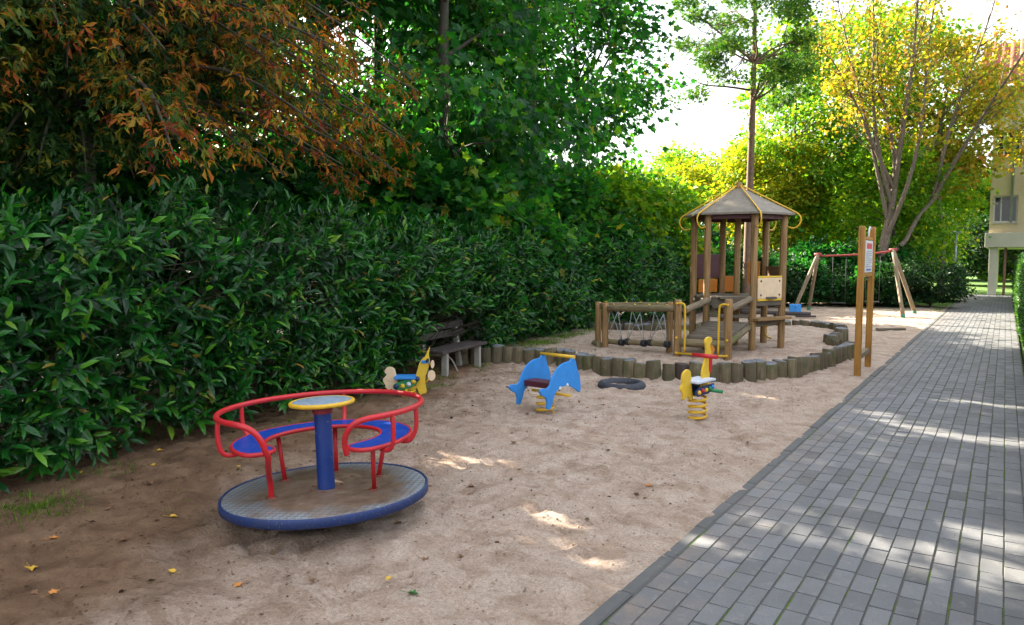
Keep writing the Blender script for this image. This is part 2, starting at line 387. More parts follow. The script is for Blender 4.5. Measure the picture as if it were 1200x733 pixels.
def plant_tree(name,label,mesh,loc,rz=0,sc=1,group=None,cat='tree',tn='trunk',cn='crown'):
    t=thing(name,label,cat,loc,rz,group); t.scale=(sc,sc,sc) if not hasattr(sc,'__len__') else sc
    mb,cm,bark=mesh[:3]
    if isinstance(mb,MB):
        o=mb.build(tn,bark,t); me=o.data
        mesh[0]=me
    else:
        o=bpy.data.objects.new(tn,mb); COL.objects.link(o); o.parent=t
    if len(mesh)>3 and loc[1]<14:
        W=Matrix.Translation(loc)@Matrix.Rotation(rz,4,'Z')@Matrix.Diagonal((*t.scale,1)); P=mesh[3][2]; A=np.array(W)
        if not keep_mask(P@A[:3,:3].T+A[:3,3]).all(): cm=leaf_mesh(*mesh[3],clump=mesh[4],me_only=True,world=W)
    c=bpy.data.objects.new(cn,cm); COL.objects.link(c); c.parent=t
    return t


# ------------------------------------------------------------------ sun direction and gaps cut in the leaves so its patches land at set spots
EL=28; AZ=R(-90+12)          # sun low to the left, beyond the wood (azimuth clockwise from +Y)
sd=Vector((math.sin(AZ)*math.cos(R(EL)),math.cos(AZ)*math.cos(R(EL)),math.sin(R(EL))))
GAPS=[(-.5,4.2,0,.22,.42),(-2.4,3.5,0,.28,.4),(-3.4,3.0,.15,.14,.2),(-.3,7.6,0,.2,.35),(-3.5,4.27,0,.17,.11),(-3.0,4.4,0,.05,.10),(-2.2,3.62,0,.09,.08),(-2.35,3.1,0,.1,.12),(-1.75,3.25,0,.08,.12),(-3.6,3.25,.15,.06,.05),(-3.45,2.98,.15,.05,.05),(-3.05,2.8,.15,.07,.07),(-2.9,2.6,.15,.03,.08),
 (-.95,4.18,0,.07,.16),(-.35,4.2,0,.11,.2),(.1,4.25,0,.14,.16),(-1.25,3.75,0,.07,.1),(.1,4.75,0,.06,.08),(.02,7.3,0,.1,.14),(-.5,7.5,0,.07,.16),(-.9,8.0,0,.06,.12),(-.1,9.2,0,.05,.16),(-2.2,8.2,0,.06,.12),(-.6,10.6,0,.08,.25),(-1.3,11.6,0,.1,.2),(-.2,13.2,0,.1,.3),(-3.0,11.0,.6,.14,.16),(-3.3,11.6,2.2,.22,.2),(-1.6,10.9,1.1,.28,.3)]
RGK=np.random.default_rng(99)
def keep_mask(P,first=0):
    """False for leaves that stand in one of the gaps"""
    d=np.array(sd); h=np.array([-d[1],d[0],0]); h/=np.linalg.norm(h); u=np.cross(d,h); k=np.ones(len(P),bool)
    for i,(x,y,z,wy,wz) in enumerate(GAPS):
        if i<first: continue
        v=P-np.array([x,y,z]); t=v@d; a=v@h; b=v@u
        q=np.sqrt((a/(wy+.07))**2+(b/(wz+.07))**2)+.6*(vnoise(a*9+i*3.1,b*9+i*1.7,i)-.5)+RGK.uniform(-.45,.3,len(P))
        rm=(q<1)&(t>.35)
        if i<4: rm&=RGK.random(len(P))<.5
        k&=~rm
    return k

# ================================================================== the setting
def sheet(name,pts,z,mat,kind='structure'):
    me=bpy.data.meshes.new(name); me.from_pydata([(x,y,z) for x,y in pts],[],[tuple(range(len(pts)))]); me.materials.append(mat)
    o=bpy.data.objects.new(name,me); COL.objects.link(o); return tag(o,kind=kind)
sheet('ground',[(-400,-400),(400,-400),(400,400),(-400,400)],-.16,SOIL)
sheet('lawn',[(-1.6,25.6),(-1.43,25.6),(-1.43,37.02),(.3,37.02),(.3,80),(-30,80),(-30,32),(-6,28.5)],-.03,LAWN)
sheet('lawn',[(.3,14),(30,14),(30,80),(.3,80)],-.03,LAWN)

pal_pts=[(-6.62,8.45),(-6.35,8.66),(-6.0,8.88),(-5.52,9.0),(-5.1,8.95),(-4.83,8.8),(-4.49,8.67),(-3.96,8.6),(-3.32,8.72),(-2.83,8.92),(-2.45,9.45),(-2.2,10.07),(-2.04,11.2),(-1.96,12.0),(-2.02,12.45),(-2.28,12.75),(-2.45,13.3),(-2.44,14.2),(-2.53,15.0),(-2.82,15.7),(-3.35,16.1),(-3.9,15.8),(-4.45,14.95),(-5.3,13.9),(-6.0,13.4),(-6.95,13.2)]
pal=smooth_poly([(x,y,0) for x,y in pal_pts],8)
poly=np.array([(p.x,p.y) for p in pal]+[(-8,13.2),(-8,8.3)])
def inside(x,y):
    r=np.zeros(x.shape,bool); j=len(poly)-1
    for i in range(len(poly)):
        (xi,yi),(xj,yj)=poly[i],poly[j]
        r^=((yi>y)!=(yj>y))&(x<(xj-xi)*(y-yi)/(yj-yi+1e-12)+xi); j=i
    return r
def sand_z(x,y):
    z=.04*fbm(x*.8,y*.8,3,11)+.014*fbm(x*3.1,y*3.1,4,23)+.026*fbm(x*11,y*11,3,5)
    # thin crust plates left where the damp surface broke
    q=fbm(x*2.3,y*3.4,5,37)+.35*fbm(x*9,y*9,3,51); z=z+.012/(1+np.exp(-(q-.02)*70))+.008/(1+np.exp(-(q+.14)*60))
    return z
def build_sand():
    xs=np.arange(-8.2,-1.425,.0275); xs=np.append(xs[:-1],[-1.428,-1.41,-1.39,-1.37])
    ys=np.concatenate([np.arange(-3,0,.12),np.arange(0,8.6,.0275),np.arange(8.6,27.2,.06)])
    X,Y=np.meshgrid(xs,ys); Z=sand_z(X,Y)
    # crusts and footprints
    rg=np.random.default_rng(3)
    for k in range(2200):
        cx=rg.uniform(-6.2,-1.6); cy=rg.uniform(.8,13); a=rg.uniform(0,3.14); L=rg.uniform(.05,.15); w=L*rg.uniform(.35,.7); dep=rg.uniform(.006,.022)*rg.choice([-1,-1,1])
        i0,i1=np.searchsorted(ys,[cy-.35,cy+.35]); j0,j1=np.searchsorted(xs,[cx-.35,cx+.35])
        x=X[i0:i1,j0:j1]-cx; y=Y[i0:i1,j0:j1]-cy; u=(x*math.cos(a)+y*math.sin(a))/L; v=(-x*math.sin(a)+y*math.cos(a))/w
        q=np.sqrt(u*u+v*v)+.25*vnoise(x*25+k,y*25,k); Z[i0:i1,j0:j1]+=dep*(1/(1+np.exp((q-1)*9)))-abs(dep)*.35*np.exp(-((q-1.15)/.22)**2)*(-1 if dep<0 else 0)
    ins=inside(X,Y); z2=np.where(ins,.125,0.); 
    for _ in range(3): z2[1:-1,1:-1]=(z2[1:-1,1:-1]*2+z2[:-2,1:-1]+z2[2:,1:-1]+z2[1:-1,:-2]+z2[1:-1,2:])/6
    Z+=z2
    # worn hollow round the carousel, low along the path
    d=np.hypot(X+3.38,Y-2.96); Z-=.045*np.exp(-((d-.75)/.32)**2)
    e=np.clip((-1.43-X)/.35,0,1); Z=Z*e+(-.004+.05*fbm(X*4,Y*5,4,77)-.12*np.clip(X+1.43,0,1))*(1-e)
    Z=np.where(X<-5.6,Z-.02,Z)
    V=np.stack([X,Y,Z],-1).reshape(-1,3); n,m=X.shape
    i=np.arange(n-1)[:,None]*m+np.arange(m-1)[None]; F=np.stack([i,i+1,i+m+1,i+m],-1).reshape(-1,4)
    me=bpy.data.meshes.new('sand'); me.vertices.add(len(V)); me.vertices.foreach_set('co',V.astype(np.float32).ravel())
    me.loops.add(F.size); me.loops.foreach_set('vertex_index',F.astype(np.int32).ravel()); me.polygons.add(len(F))
    me.polygons.foreach_set('loop_start',(np.arange(len(F))*4).astype(np.int32)); me.update(calc_edges=True)
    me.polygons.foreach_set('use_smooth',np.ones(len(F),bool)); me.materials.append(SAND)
    o=bpy.data.objects.new('sand',me); COL.objects.link(o); tag(o,kind='structure')
    def zat(x,y):
        ii=min(len(ys)-1,np.searchsorted(ys,y)); jj=min(len(xs)-1,max(0,np.searchsorted(xs,x))); return float(Z[ii,jj])
    return zat
zat=build_sand()

def build_path():
    rg=np.random.default_rng(5); V=[];F=[];A=[]
    w=.1005
    for r in range(16):
        x0=-1.35+r*w; y=-3-rg.uniform(0,.2); gl=.0022+.002*(r>3)*rg.uniform(0,1)
        while y<37:
            L=.2 if rg.random()>.06 else .135
            z=rg.normal(0,.0007); tx=rg.normal(0,.0006); ty=rg.normal(0,.0007); a=rg.random()
            g=.0026; jx=rg.normal(0,.0009); b=.0022
            o=len(V); xa,xb,ya,yb=x0+gl+jx,x0+w-gl+jx,y+g,y+L-g
            V+=[(xa,ya,z-.008),(xb,ya,z-.008),(xb,yb,z-.008),(xa,yb,z-.008),(xa+b,ya+b,z-tx-ty),(xb-b,ya+b,z+tx-ty),(xb-b,yb-b,z+tx+ty),(xa+b,yb-b,z-tx+ty)]
            F+=[(o+4,o+5,o+6,o+7),(o,o+1,o+5,o+4),(o+1,o+2,o+6,o+5),(o+2,o+3,o+7,o+6),(o+3,o,o+4,o+7)]; A+=[a]*5
            y+=L
    me=bpy.data.meshes.new('path'); me.from_pydata(V,[],F); at=me.attributes.new('rnd','FLOAT','FACE'); at.data.foreach_set('value',A); me.materials.append(PAVER)
    o=bpy.data.objects.new('path',me); COL.objects.link(o); tag(o,kind='structure')
    # kerb: flush dark edging stones
    V=[];F=[];A=[]
    y=-3
    while y<37:
        L=.5; o=len(V); z=rg.normal(.004,.003); dx=rg.normal(0,.0025); xa,xb=-1.43+dx,-1.358+dx; b=.008
        V+=[(xa,y+.004,-.15),(xb,y+.004,-.15),(xb,y+L-.004,-.15),(xa,y+L-.004,-.15),(xa,y+.004,z-b),(xb,y+.004,z-b),(xb,y+L-.004,z-b),(xa,y+L-.004,z-b),(xa+b,y+.004+b,z),(xb-b,y+.004+b,z),(xb-b,y+L-.004-b,z),(xa+b,y+L-.004-b,z)]
        for q in (0,4):
            F+=[(o+q+k,o+q+(k+1)%4,o+q+4+(k+1)%4,o+q+4+k) for k in range(4)]
        F+=[(o+8,o+9,o+10,o+11)]; A+=[rg.random()*.08]*9; y+=L
    me=bpy.data.meshes.new('kerb'); me.from_pydata(V,[],F); at=me.attributes.new('rnd','FLOAT','FACE'); at.data.foreach_set('value',A); me.materials.append(paint('dark_kerb_stone',(.115,.115,.112),.85,(.16,.14,.11),.6,scale=6,dirt=.3))
    o=bpy.data.objects.new('kerb',me); COL.objects.link(o); tag(o,kind='structure')
    sheet('path_bed',[(-1.36,-3),(.27,-3),(.27,37),(-1.36,37)],-.005,MOSS)
build_path()

# ------------------------------------------------------------------ palisade logs, each its own object
def palisade():
    P=pal; d=0; last=P[0]; spots=[]; need=.0; acc=0
    for a,b in zip(P[:-1],P[1:]):
        L=(b-a).length; t=0
        while acc+ (L-t) >= need:
            t+=need-acc; acc=0; q=a+(b-a)*(t/L); spots.append((q.x,q.y)); need=random.choice([.155,.165,.175,.175,.19])
        acc+=L-t
    protos=[]
    for k in range(9):
        r=.088+.014*((k*37)%9)/9; h=.25; mb=MB(); n=14
        prof=[(-.15,1.),(.05,1.03),(h*.6,1.0),(h-.015,.98),(h,.9)]
        V=[];F=[];UV=[]
        ph=random.random()*6
        for z,s in prof:
            for i in range(n):
                a=6.283*i/n; rr=r*s*(1+.05*math.sin(2*a+ph)+.03*math.sin(5*a+ph*2)); V.append((rr*math.cos(a),rr*math.sin(a),z+(.012*math.cos(a+ph) if z>.2 else 0)))
        for j in range(len(prof)-1):
            for i in range(n):
                i2=(i+1)%n; F.append((j*n+i,j*n+i2,(j+1)*n+i2,(j+1)*n+i)); UV.append([(prof[j][0],i/n*.6),(prof[j][0],(i+1)/n*.6),(prof[j+1][0],(i+1)/n*.6),(prof[j+1][0],i/n*.6)])
        mb.add(V,F,UV,True); mb.add([V[(len(prof)-1)*n+i] for i in range(n)],[tuple(range(n))],None,False)
        protos.append(mb)
    meshes=[]
    for i,(x,y) in enumerate(spots):
        rot=-3.4<x<-3.22 and y<9
        k=(i*5)%9
        if rot: o=protos[k].build('palisade_log',ROTTEN,auto=35)
        elif k<len(meshes) and meshes[k]: o=bpy.data.objects.new('palisade_log',meshes[k]); COL.objects.link(o)
        else:
            o=protos[k].build('palisade_log',PAL,auto=35)
            while len(meshes)<=k: meshes.append(None)
            meshes[k]=o.data
        o.location=(x+random.gauss(0,.008),y+random.gauss(0,.008),random.gauss(-.012,.016)); o.rotation_euler=(random.gauss(0,.025),random.gauss(0,.025),random.random()*6.28)
        if rot: lab='dark rotten log in the front of the sandpit edging, near the yellow hen rocker'; g=None
        elif y<9.25: lab='short upright log in the front row of the edging round the raised sandpit'; g='upright logs edging the front of the sandpit'
        elif x>-3.2: lab='short upright log in the edging along the path side of the raised sandpit'; g='upright logs edging the path side of the sandpit'
        else: lab='short upright log in the edging at the rear of the raised sandpit'; g='upright logs edging the rear of the sandpit'
        tag(o,lab,'edging log',g)
palisade()

# ------------------------------------------------------------------ apartment building over the far end of the path
FAC=paint('beige_render',(.55,.45,.3),.9,None,scale=1.2,dirt=.2)
BAND=paint('pale_concrete_band',(.5,.47,.4),.85,None,scale=1.5,dirt=.2)
TILE=paint('red_roof_tile',(.3,.08,.045),.7,(.2,.07,.05),.6,scale=4)
FRAME=paint('white_frame',(.6,.6,.58),.5)
BROWN=paint('brown_panel',(.18,.1,.05),.6)
def glassmat():
    m,nt,b,o=newmat('dark_glass'); b.inputs['Base Color'].default_value=(.02,.025,.03,1); b.inputs['Roughness'].default_value=.06; return m
GLASS=glassmat()
def building():
    t=thing('apartment_building','beige apartment block with red tiled roof bridging the far end of the path','building',(-.64,36.7,0))
    X1=14; D=9; zb=2.0; zt=8.6
    # facade with real openings: list of strips between windows
    wins=[(.12,3.05,.85,1.1),(.12,5.75,.85,1.1),(3.2,3.05,1.3,1.1),(3.2,5.75,1.3,1.1),(6.6,3.05,1.3,1.1),(6.6,5.75,1.3,1.1)]
    mb=MB(); xs=sorted({0,X1,*[w[0] for w in wins],*[w[0]+w[2] for w in wins]}); zs=sorted({2.62,zt,*[w[1] for w in wins],*[w[1]+w[3] for w in wins]})
    for a,b in zip(xs[:-1],xs[1:]):
        for c,d in zip(zs[:-1],zs[1:]):
            mx,mz=(a+b)/2,(c+d)/2
            if any(w[0]<mx<w[0]+w[2] and w[1]<mz<w[1]+w[3] for w in wins): continue
            mb.box(((a+b)/2,.15,(c+d)/2),(b-a,.3,d-c))
    mb.box((.15,D/2+.15,(2.62+zt)/2),(.3,D-.3,zt-2.62)); mb.box((X1/2,D,(2.62+zt)/2),(X1,.3,zt-2.62)); mb.box((X1-.15,D/2,(2.62+zt)/2),(.3,D-.6,zt-2.62))
    mb.build('wall',FAC,t)
    MB().box((X1/2-.06,D/2-.1,2.31),(X1+.12,D+.2,.6)).build('floor_slab',BAND,t,.015)
    for x,y in ((.2,.28),(.2,D-.4),(4.4,.28),(4.4,D-.4)):
        MB().box((x,y,1.0),(.3,.42,2.02)).build('column',BAND,t,.012)
    MB().box((.62,.6,1.0),(.1,.5,2.0)).build('door_post',BROWN,t,.01)
    for w in wins:
        x,z,ww,h=w; f=MB()
        for bx in ((x+.03,z+h/2,.06,h),(x+ww-.03,z+h/2,.06,h),(x+ww/2,z+.03,ww-.12,.06),(x+ww/2,z+h-.03,ww-.12,.06),(x+ww*.32,z+h/2,.05,h-.12)): f.box((bx[0],.16,bx[1]),(bx[2],.08,bx[3]))
        fo=f.build('window',FRAME,t); MB().box((x+ww/2,.19,z+h/2),(ww-.1,.012,h-.1)).build('pane',GLASS,fo)
        MB().box((x+ww/2,-.04,z-.03),(ww+.1,.12,.05)).build('sill',BAND,fo)
    r=MB(); n=44
    for i in range(n):   # rows of pantiles as ribs down the slope
        x=-.5+(X1+1)*i/n; r.tube([(x,-.55,zt-.02),(x,D/2,zt+2.9)],.09,6)
    r.add([(-.55,-.55,zt-.05),(X1+.5,-.55,zt-.05),(X1+.5,D/2,zt+2.85),(-.55,D/2,zt+2.85),(X1+.5,D+.55,zt-.05),(-.55,D+.55,zt-.05)],[(0,1,2,3),(3,2,4,5)],None,False)
    r.build('roof',TILE,t)
    MB().tube([(-.6,-.62,zt-.08),(X1+.5,-.62,zt-.08)],.07,8).tube([(.75,-.62,zt-.1),(.75,-.08,zt-.5),(.75,-.06,3.0)],.05,8).build('gutter',GREYM,t)
building()
def house():
    t=thing('white_house','pale rendered house half hidden behind the wood','house',(-22.6,38.5,0),R(-2))
    W=paint('white_render',(.72,.69,.62),.9,None,scale=1,dirt=.12)
    MB().box((0,0,2.6),(9.6,7,5.2)).build('wall',W,t)
    MB().add([(-5.1,-4,5.1),(5.1,-4,5.1),(5.1,4,5.1),(-5.1,4,5.1),(-3.2,0,6.9),(3.2,0,6.9)],[(0,1,5,4),(2,3,4,5),(1,2,5),(3,0,4),(0,3,2,1)],None,False).build('roof',TILE,t)
    for x in (-3.6,-.6,2.6):
        for z in (1.0,3.5):
            f=MB().box((x,-3.53,z),(1.2,.1,1.4)).build('window',FRAME,t); MB().box((x,-3.59,z),(1.04,.03,1.24)).build('pane',GLASS,f)
house()

# lamp post and bin in the background
t=thing('lamp_post','slim grey lamp post at the left edge of the path before the building','street lamp',(-1.62,33.0,-.04))
MB().tube([(0,0,0),(0,0,.8)],.06,12).tube([(0,0,.8),(0,0,2.6)],.042,12).build('pole',GREYM,t)
MB().lathe([(.0,2.66),(.16,2.64),(.2,2.6),(.16,2.56),(.05,2.54),(.04,2.5)],seg=20).build('lamp_head',GREYM,t)
MB().lathe([(.14,2.562),(.12,2.53),(.0,2.51)],seg=20).build('diffuser',WHITEP,t)
t=thing('waste_container','green ribbed container standing in the bushes behind the swing','bin',(-3.0,26.4,-.05))
m=MB(); m.lathe([(.22,.0),(.23,.03),(.25,1.0),(.26,1.02),(.0,1.02)],seg=20)
for k in range(20):
    a=6.283*k/20; m.box((.252*math.cos(a),.252*math.sin(a),.5),(.02,.02,.9),Matrix.Rotation(a,3,'Z'))
m.build('barrel',TEAL,t,auto=35); MB().lathe([(.28,1.0),(.28,1.06),(.2,1.12),(0,1.14)],seg=20).build('lid',TEAL,t)

# ================================================================== playground things
def rotframe(n,rz=0):
    n=Vector(n).normalized(); return Vector((0,0,1)).rotation_difference(n).to_matrix().to_4x4()@Matrix.Rotation(rz,4,'Z')
def pol(r,a,z): a=R(a); return (r*math.cos(a),r*math.sin(a),z)

# ---- carousel
def carousel():
    t=thing('carousel','small red and blue merry-go-round tilted on the sand, with ring bench and hand wheel','merry-go-round')
    t.matrix_world=Matrix.Translation((-3.38,2.958,.15))@rotframe((-.054,.005,1))
    # deck plate with tread pattern and drifted sand
    m,nt,b,o=newmat('tread_plate'); v=objc(nt)
    mp=node(nt,'ShaderNodeMapping'); mp.inputs['Rotation'].default_value=(0,0,R(20)); nt.links.new(v,mp.inputs[0])
    ck=node(nt,'ShaderNodeTexChecker'); ck.inputs['Scale'].default_value=34; nt.links.new(mp.outputs[0],ck.inputs[0])
    plate=mix(nt,ck.outputs['Fac'],(.16,.18,.2),(.27,.3,.32))
    n=noise(nt,v,3.2,6,.65,.3); ln=node(nt,'ShaderNodeVectorMath',operation='LENGTH'); nt.links.new(v,ln.inputs[0])
    q=node(nt,'ShaderNodeMath',operation='MULTIPLY_ADD'); nt.links.new(ln.outputs['Value'],q.inputs[0]); q.inputs[1].default_value=-1.0; nt.links.new(n,q.inputs[2])
    s=ramp(nt,q.outputs[0],[(.0,(0,0,0)),(.16,(1,1,1))]); s0=node(nt,'ShaderNodeMapRange'); s0.inputs['From Min'].default_value=-.16; s0.inputs['From Max'].default_value=.1; nt.links.new(q.outputs[0],s0.inputs[0])
    sc=ramp(nt,noise(nt,v,9,5,.7),[(.35,(.13,.085,.05)),(.6,(.22,.15,.1)),(.8,(.36,.28,.2))])
    nt.links.new(mix(nt,s0.outputs[0],plate,sc),b.inputs['Base Color']); b.inputs['Roughness'].default_value=.5; b.inputs['Metallic'].default_value=.15
    bump(nt,b,ck.outputs['Fac'],.35,.004)
    MB().lathe([(0,0),(.3,0),(.592,0),(.601,-.004)],seg=96).build('deck',m,t)
    MB().lathe([(.6025,-.002),(.612,.004),(.618,-.004),(.618,-.046),(.60,-.056),(.3,-.065),(0,-.065)],seg=96).build('rim',paint('scuffed_blue',(.004,.026,.13),.45,(.1,.11,.14),.59,scale=14,dirt=.45),t)
    MB().lathe([(.16,-.07),(.14,-.2),(0,-.2)],seg=24).build('hub',BLACKR,t)
    MB().lathe([(.052,0),(.052,.475),(0,.475)],seg=28).build('post',BLUE,t,auto=40)
    MB().lathe([(.053,.46),(.06,.462),(.061,.505),(.05,.51),(0,.51)],seg=28).build('collar',paint('worn_red',(.3,.02,.03),.5,(.15,.02,.02),.55),t,auto=40)
    wt=paint('slate_blue_top',(.2,.28,.36),.5,(.35,.38,.38),.55,dirt=.35)
    w=MB().lathe([(0,.508),(.17,.512),(.18,.535),(.165,.541),(0,.541)],seg=48).build('hand_wheel',wt,t,auto=40)
    ring=[pol(.184,a,.527) for a in range(0,360,8)]; MB().tube(ring,.0135,10,closed=True).build('wheel_rim',YEL,w)
    # ring seat: sector from 274 deg (left end) round the back to -20
    a0,a1=-24,276; zi=.31
    def seat_outline(ro,ri,pad):
        pts=[]
        am=[a0+pad+(a1-a0-2*pad)*k/60 for k in range(61)]
        rm=(ro+ri)/2; hw=(ro-ri)/2
        pts+=[(a,ro) for a in am]
        ce=R(a1-pad); 
        out=[(ro*math.cos(R(a)),ro*math.sin(R(a))) for a in am]
        for k in range(1,10):
            q=math.pi*k/10; rr=rm+hw*math.cos(q); s=hw*math.sin(q)*1.0; out.append((rr*math.cos(ce)-s*math.sin(ce),rr*math.sin(ce)+s*math.cos(ce)))
        out+=[(ri*math.cos(R(a)),ri*math.sin(R(a))) for a in am[::-1]]
        cs=R(a0+pad)
        for k in range(1,10):
            q=math.pi*k/10; rr=rm-hw*math.cos(q); s=-hw*math.sin(q); out.append((rr*math.cos(cs)-s*math.sin(cs),rr*math.sin(cs)+s*math.cos(cs)))
        return out
    o2=seat_outline(.525,.345,14)
    s=MB(); n=len(o2); nm=61
    V=[(x,y,zi+.011) for x,y in o2]+[(x,y,zi-.01) for x,y in o2]
    F=[]; # strip faces between outer and inner arcs
    for k in range(60):
        i,j=k,k+1; a,b=nm+9+(60-k),nm+9+(60-k-1); F.append((i,j,b,a)); F.append((n+j,n+i,n+a,n+b))
    endc=list(range(60,nm+10)); F.append(tuple(endc)); F.append(tuple(n+q for q in endc[::-1]))
    stc=[0]+[nm+9+60]+list(range(nm+9+61,n)); F.append(tuple(stc[::1])); F.append(tuple(n+q for q in stc[::-1]))
    s.add(V,F,None,False); st=s.build('ring_seat',BLUESEAT,t)
    MB().tube([(x,y,zi) for x,y in o2],.013,10,closed=True).build('seat_edge',RED,st)
    rr=.0165; hr=.5
    arc=[pol(.6,a,hr) for a in range(-12,267,6)]
    Lend=[pol(.597,272,hr-.004),pol(.575,278.5,hr-.03),pol(.545,282,hr-.09),pol(.52,283,hr-.16),pol(.49,281.5,zi-.01),pol(.44,275,.24),pol(.36,258,.15),pol(.335,250,.08),pol(.33,246,.0)]
    Rend=[pol(.5,-27,zi-.012),pol(.515,-28.5,zi+.05),pol(.54,-28,hr-.08),pol(.572,-24.5,hr-.025),pol(.595,-18,hr-.002)]
    MB().tube(smooth_poly(Rend,5)[:-1]+smooth_poly([Rend[-1]]+arc+[Lend[0]],2)[:-1]+smooth_poly(Lend,5),rr,14).build('hand_rail',RED,t)
    for a in (22,125,195):
        MB().tube(smooth_poly([pol(.6,a,hr),pol(.6,a,hr-.1),pol(.585,a,zi+.03),pol(.55,a,zi-.015),pol(.5,a,zi-.02)],4),.0135,10).build('back_post',RED,t)
    for a in (-2,246):
        MB().tube(smooth_poly([pol(.6,a,hr),pol(.605,a,hr-.08),pol(.595,a,zi+.02),pol(.56,a,zi-.02),pol(.5,a,zi-.02)],4),.0135,10).build('back_post',RED,t)
    for r,a,r2,a2 in ((.39,180,.42,182),(.39,129,.42,129),(.32,19,.4,2),(.36,74,.42,70)):
        MB().tube([pol(r2,a2,zi-.01),pol(r,a,.0)],.014,10).build('leg',RED,t)
    RF=paint('rusty_flange',(.2,.04,.025),.6,(.12,.06,.03),.5)
    for k in range(6): MB().lathe([(.0,.007),(.009,.006),(.011,0)],pol(.1,k*60+10,0),8).build('bolt',RF,t)
    for r,a in ((.33,246),(.39,180),(.39,129),(.32,19),(.36,74)): MB().lathe([(.035,.0),(.034,.006),(.016,.008)],pol(r,a,0),14).build('foot_flange',RF,t)
carousel()

def coil(r,h,turns,tr,n=18):
    P=[]; N=int(turns*n)
    for i in range(N+1):
        a=6.283*i/n; P.append((r*math.cos(a),r*math.sin(a),h*i/N))
    return MB().tube(P,tr,8)

# ---- dolphin rocker
def dolphin():
    z0=zat(-3.85,6.19)
    t=thing('dolphin_rocker','spring rocker with two sky blue dolphin panels and yellow grab bar','spring rocker',(-3.8,6.2,z0-.01),R(84-90))
    pts=[(335,465),(342,455),(352,450),(372,456),(390,448),(400,420),(410,390),(425,358),(445,330),(468,312),(492,304),(512,303),(522,296),(528,284),(540,284),(549,297),(560,350),(572,390),(580,425),(584,470),(586,500),(582,531),(572,528),(556,508),(530,484),(505,470),(480,465),(460,469),(440,482),(424,505),(416,530),(410,560),(402,585),(394,600),(382,596),(378,585),(380,552),(372,518),(356,502),(344,490)]
    out=[((X-462)/368,.585-(.585-((639-Y)/611-.02))*.9) for X,Y in pts]; out=[(p.x,p.y) for p in smooth_poly([(a,b,0) for a,b in out],3,True)]
    Mz=Matrix.Rotation(R(90),4,'Z')
    for x in (-.19,.19):
        pan=MB().prism(out,.022,Matrix.Translation((x,0,0))@Mz).build('dolphin_panel',DOLPH,t,.004)
        s=1 if x>0 else -1
        for (u,v) in ((-.02,.285),(.1,.3),(.2,.57)):
            MB().lathe([(0,.012),(.012,.01),(.02,0)],seg=12).build('bolt_cap',FRAME,pan).matrix_local=Matrix.Translation((x+s*.011,u,v))@Matrix.Rotation(s*R(90),4,'Y')
    MB().box((0,-.03,.33),(.356,.17,.022)).box((0,-.115,.31),(.356,.02,.055)).build('seat',DKRED,t,.004)
    MB().tube([(-.215,.2,.575),(.215,.2,.575)],.017,12).build('grab_bar',YEL,t)
    MB().tube([(-.24,.09,.2),(.24,.09,.2)],.015,12).tube([(.0,.0,.29),(0,.09,.2)],.014,10).build('foot_bar',YEL,t)
    MB().box((0,0,.30),(.16,.16,.03)).build('top_plate',BLACKR,t,.003)
    coil(.085,.29,4.5,.0125).build('spring',YEL,t)
dolphin()

def beads(parent,pts,mats,r,M):
    for i,p in enumerate(pts):
        o=MB().lathe([(0,-r*.8),(r*.7,-r*.6),(r,0),(r*.7,r*.6),(0,r*.8)],seg=14).build('bead',mats[i%len(mats)],parent); o.matrix_local=M@Matrix.Translation((p[0],p[2],p[1]))@Matrix.Rotation(R(90),4,'X')

# ---- yellow hen rocker
def hen():
    z0=zat(-2.37,6.64)
    t=thing('hen_rocker','yellow hen spring rocker with red handle standing before the log edging','spring rocker',(-2.37,6.64,z0-.01),R(80))
    def cv(P): return [(p.x,p.y) for p in smooth_poly([((X-405)/326,(649-Y)/652,0) for X,Y in P],3,True)]
    tail=cv([(335,316),(350,325),(357,345),(360,400),(364,450),(372,500),(362,512),(350,495),(338,480),(326,498),(316,492),(311,455),(300,432),(303,415),(310,400),(308,372),(314,335)])
    MB().prism(tail,.022).build('tail_panel',YELP,t,.004)
    neck=cv([(450,142),(470,138),(482,152),(480,172),(470,190),(478,235),(478,300),(472,360),(468,440),(466,480),(420,490),(424,440),(426,390),(426,350),(440,285),(448,240),(446,190),(440,165)])
    nk=MB().prism(neck,.022).build('neck_panel',YELP,t,.004)
    comb=cv([(476,190),(492,205),(500,225),(490,250),(478,240)]); MB().prism(comb,.02).build('beak',ORNG,nk,.003)
    wat=cv([(466,255),(480,260),(484,320),(478,362),(468,366),(462,320)]); MB().prism(wat,.026).build('wattle',RED,nk,.003)
    MB().tube([(.12,-.13,.605),(.12,.13,.605)],.02,12).build('handle',RED,t)
    MB().box((.0,0,.385),(.32,.2,.022)).build('seat',WHITEP,t,.006)
    sp=[(-.16,.27),(-.12,.25),(.12,.27),(.17,.31),(.17,.345),(-.1,.335),(-.16,.31)]
    for y in (-.07,.07):
        s=MB().prism(sp,.018,Matrix.Translation((0,y,0))).build('side_panel',DKBLUE,t,.003)
        beads(s,[(-.12,.29,y-.012 if y<0 else y+.012),(-.055,.30,y-.012 if y<0 else y+.012),(.01,.3,y-.012 if y<0 else y+.012),(.075,.305,y-.012 if y<0 else y+.012),(.13,.315,y-.012 if y<0 else y+.012)],[YELP,RED,YELP,GREENP,DOLPH],.022,Matrix.Identity(4))
    MB().tube([(.1,-.2,.285),(.1,.2,.285)],.017,12).build('foot_bar',GREENP,t)
    MB().box((0,0,.262),(.2,.13,.02)).build('top_plate',BLACKR,t,.003)
    coil(.082,.255,4.6,.0125).build('spring',YEL,t)
hen()

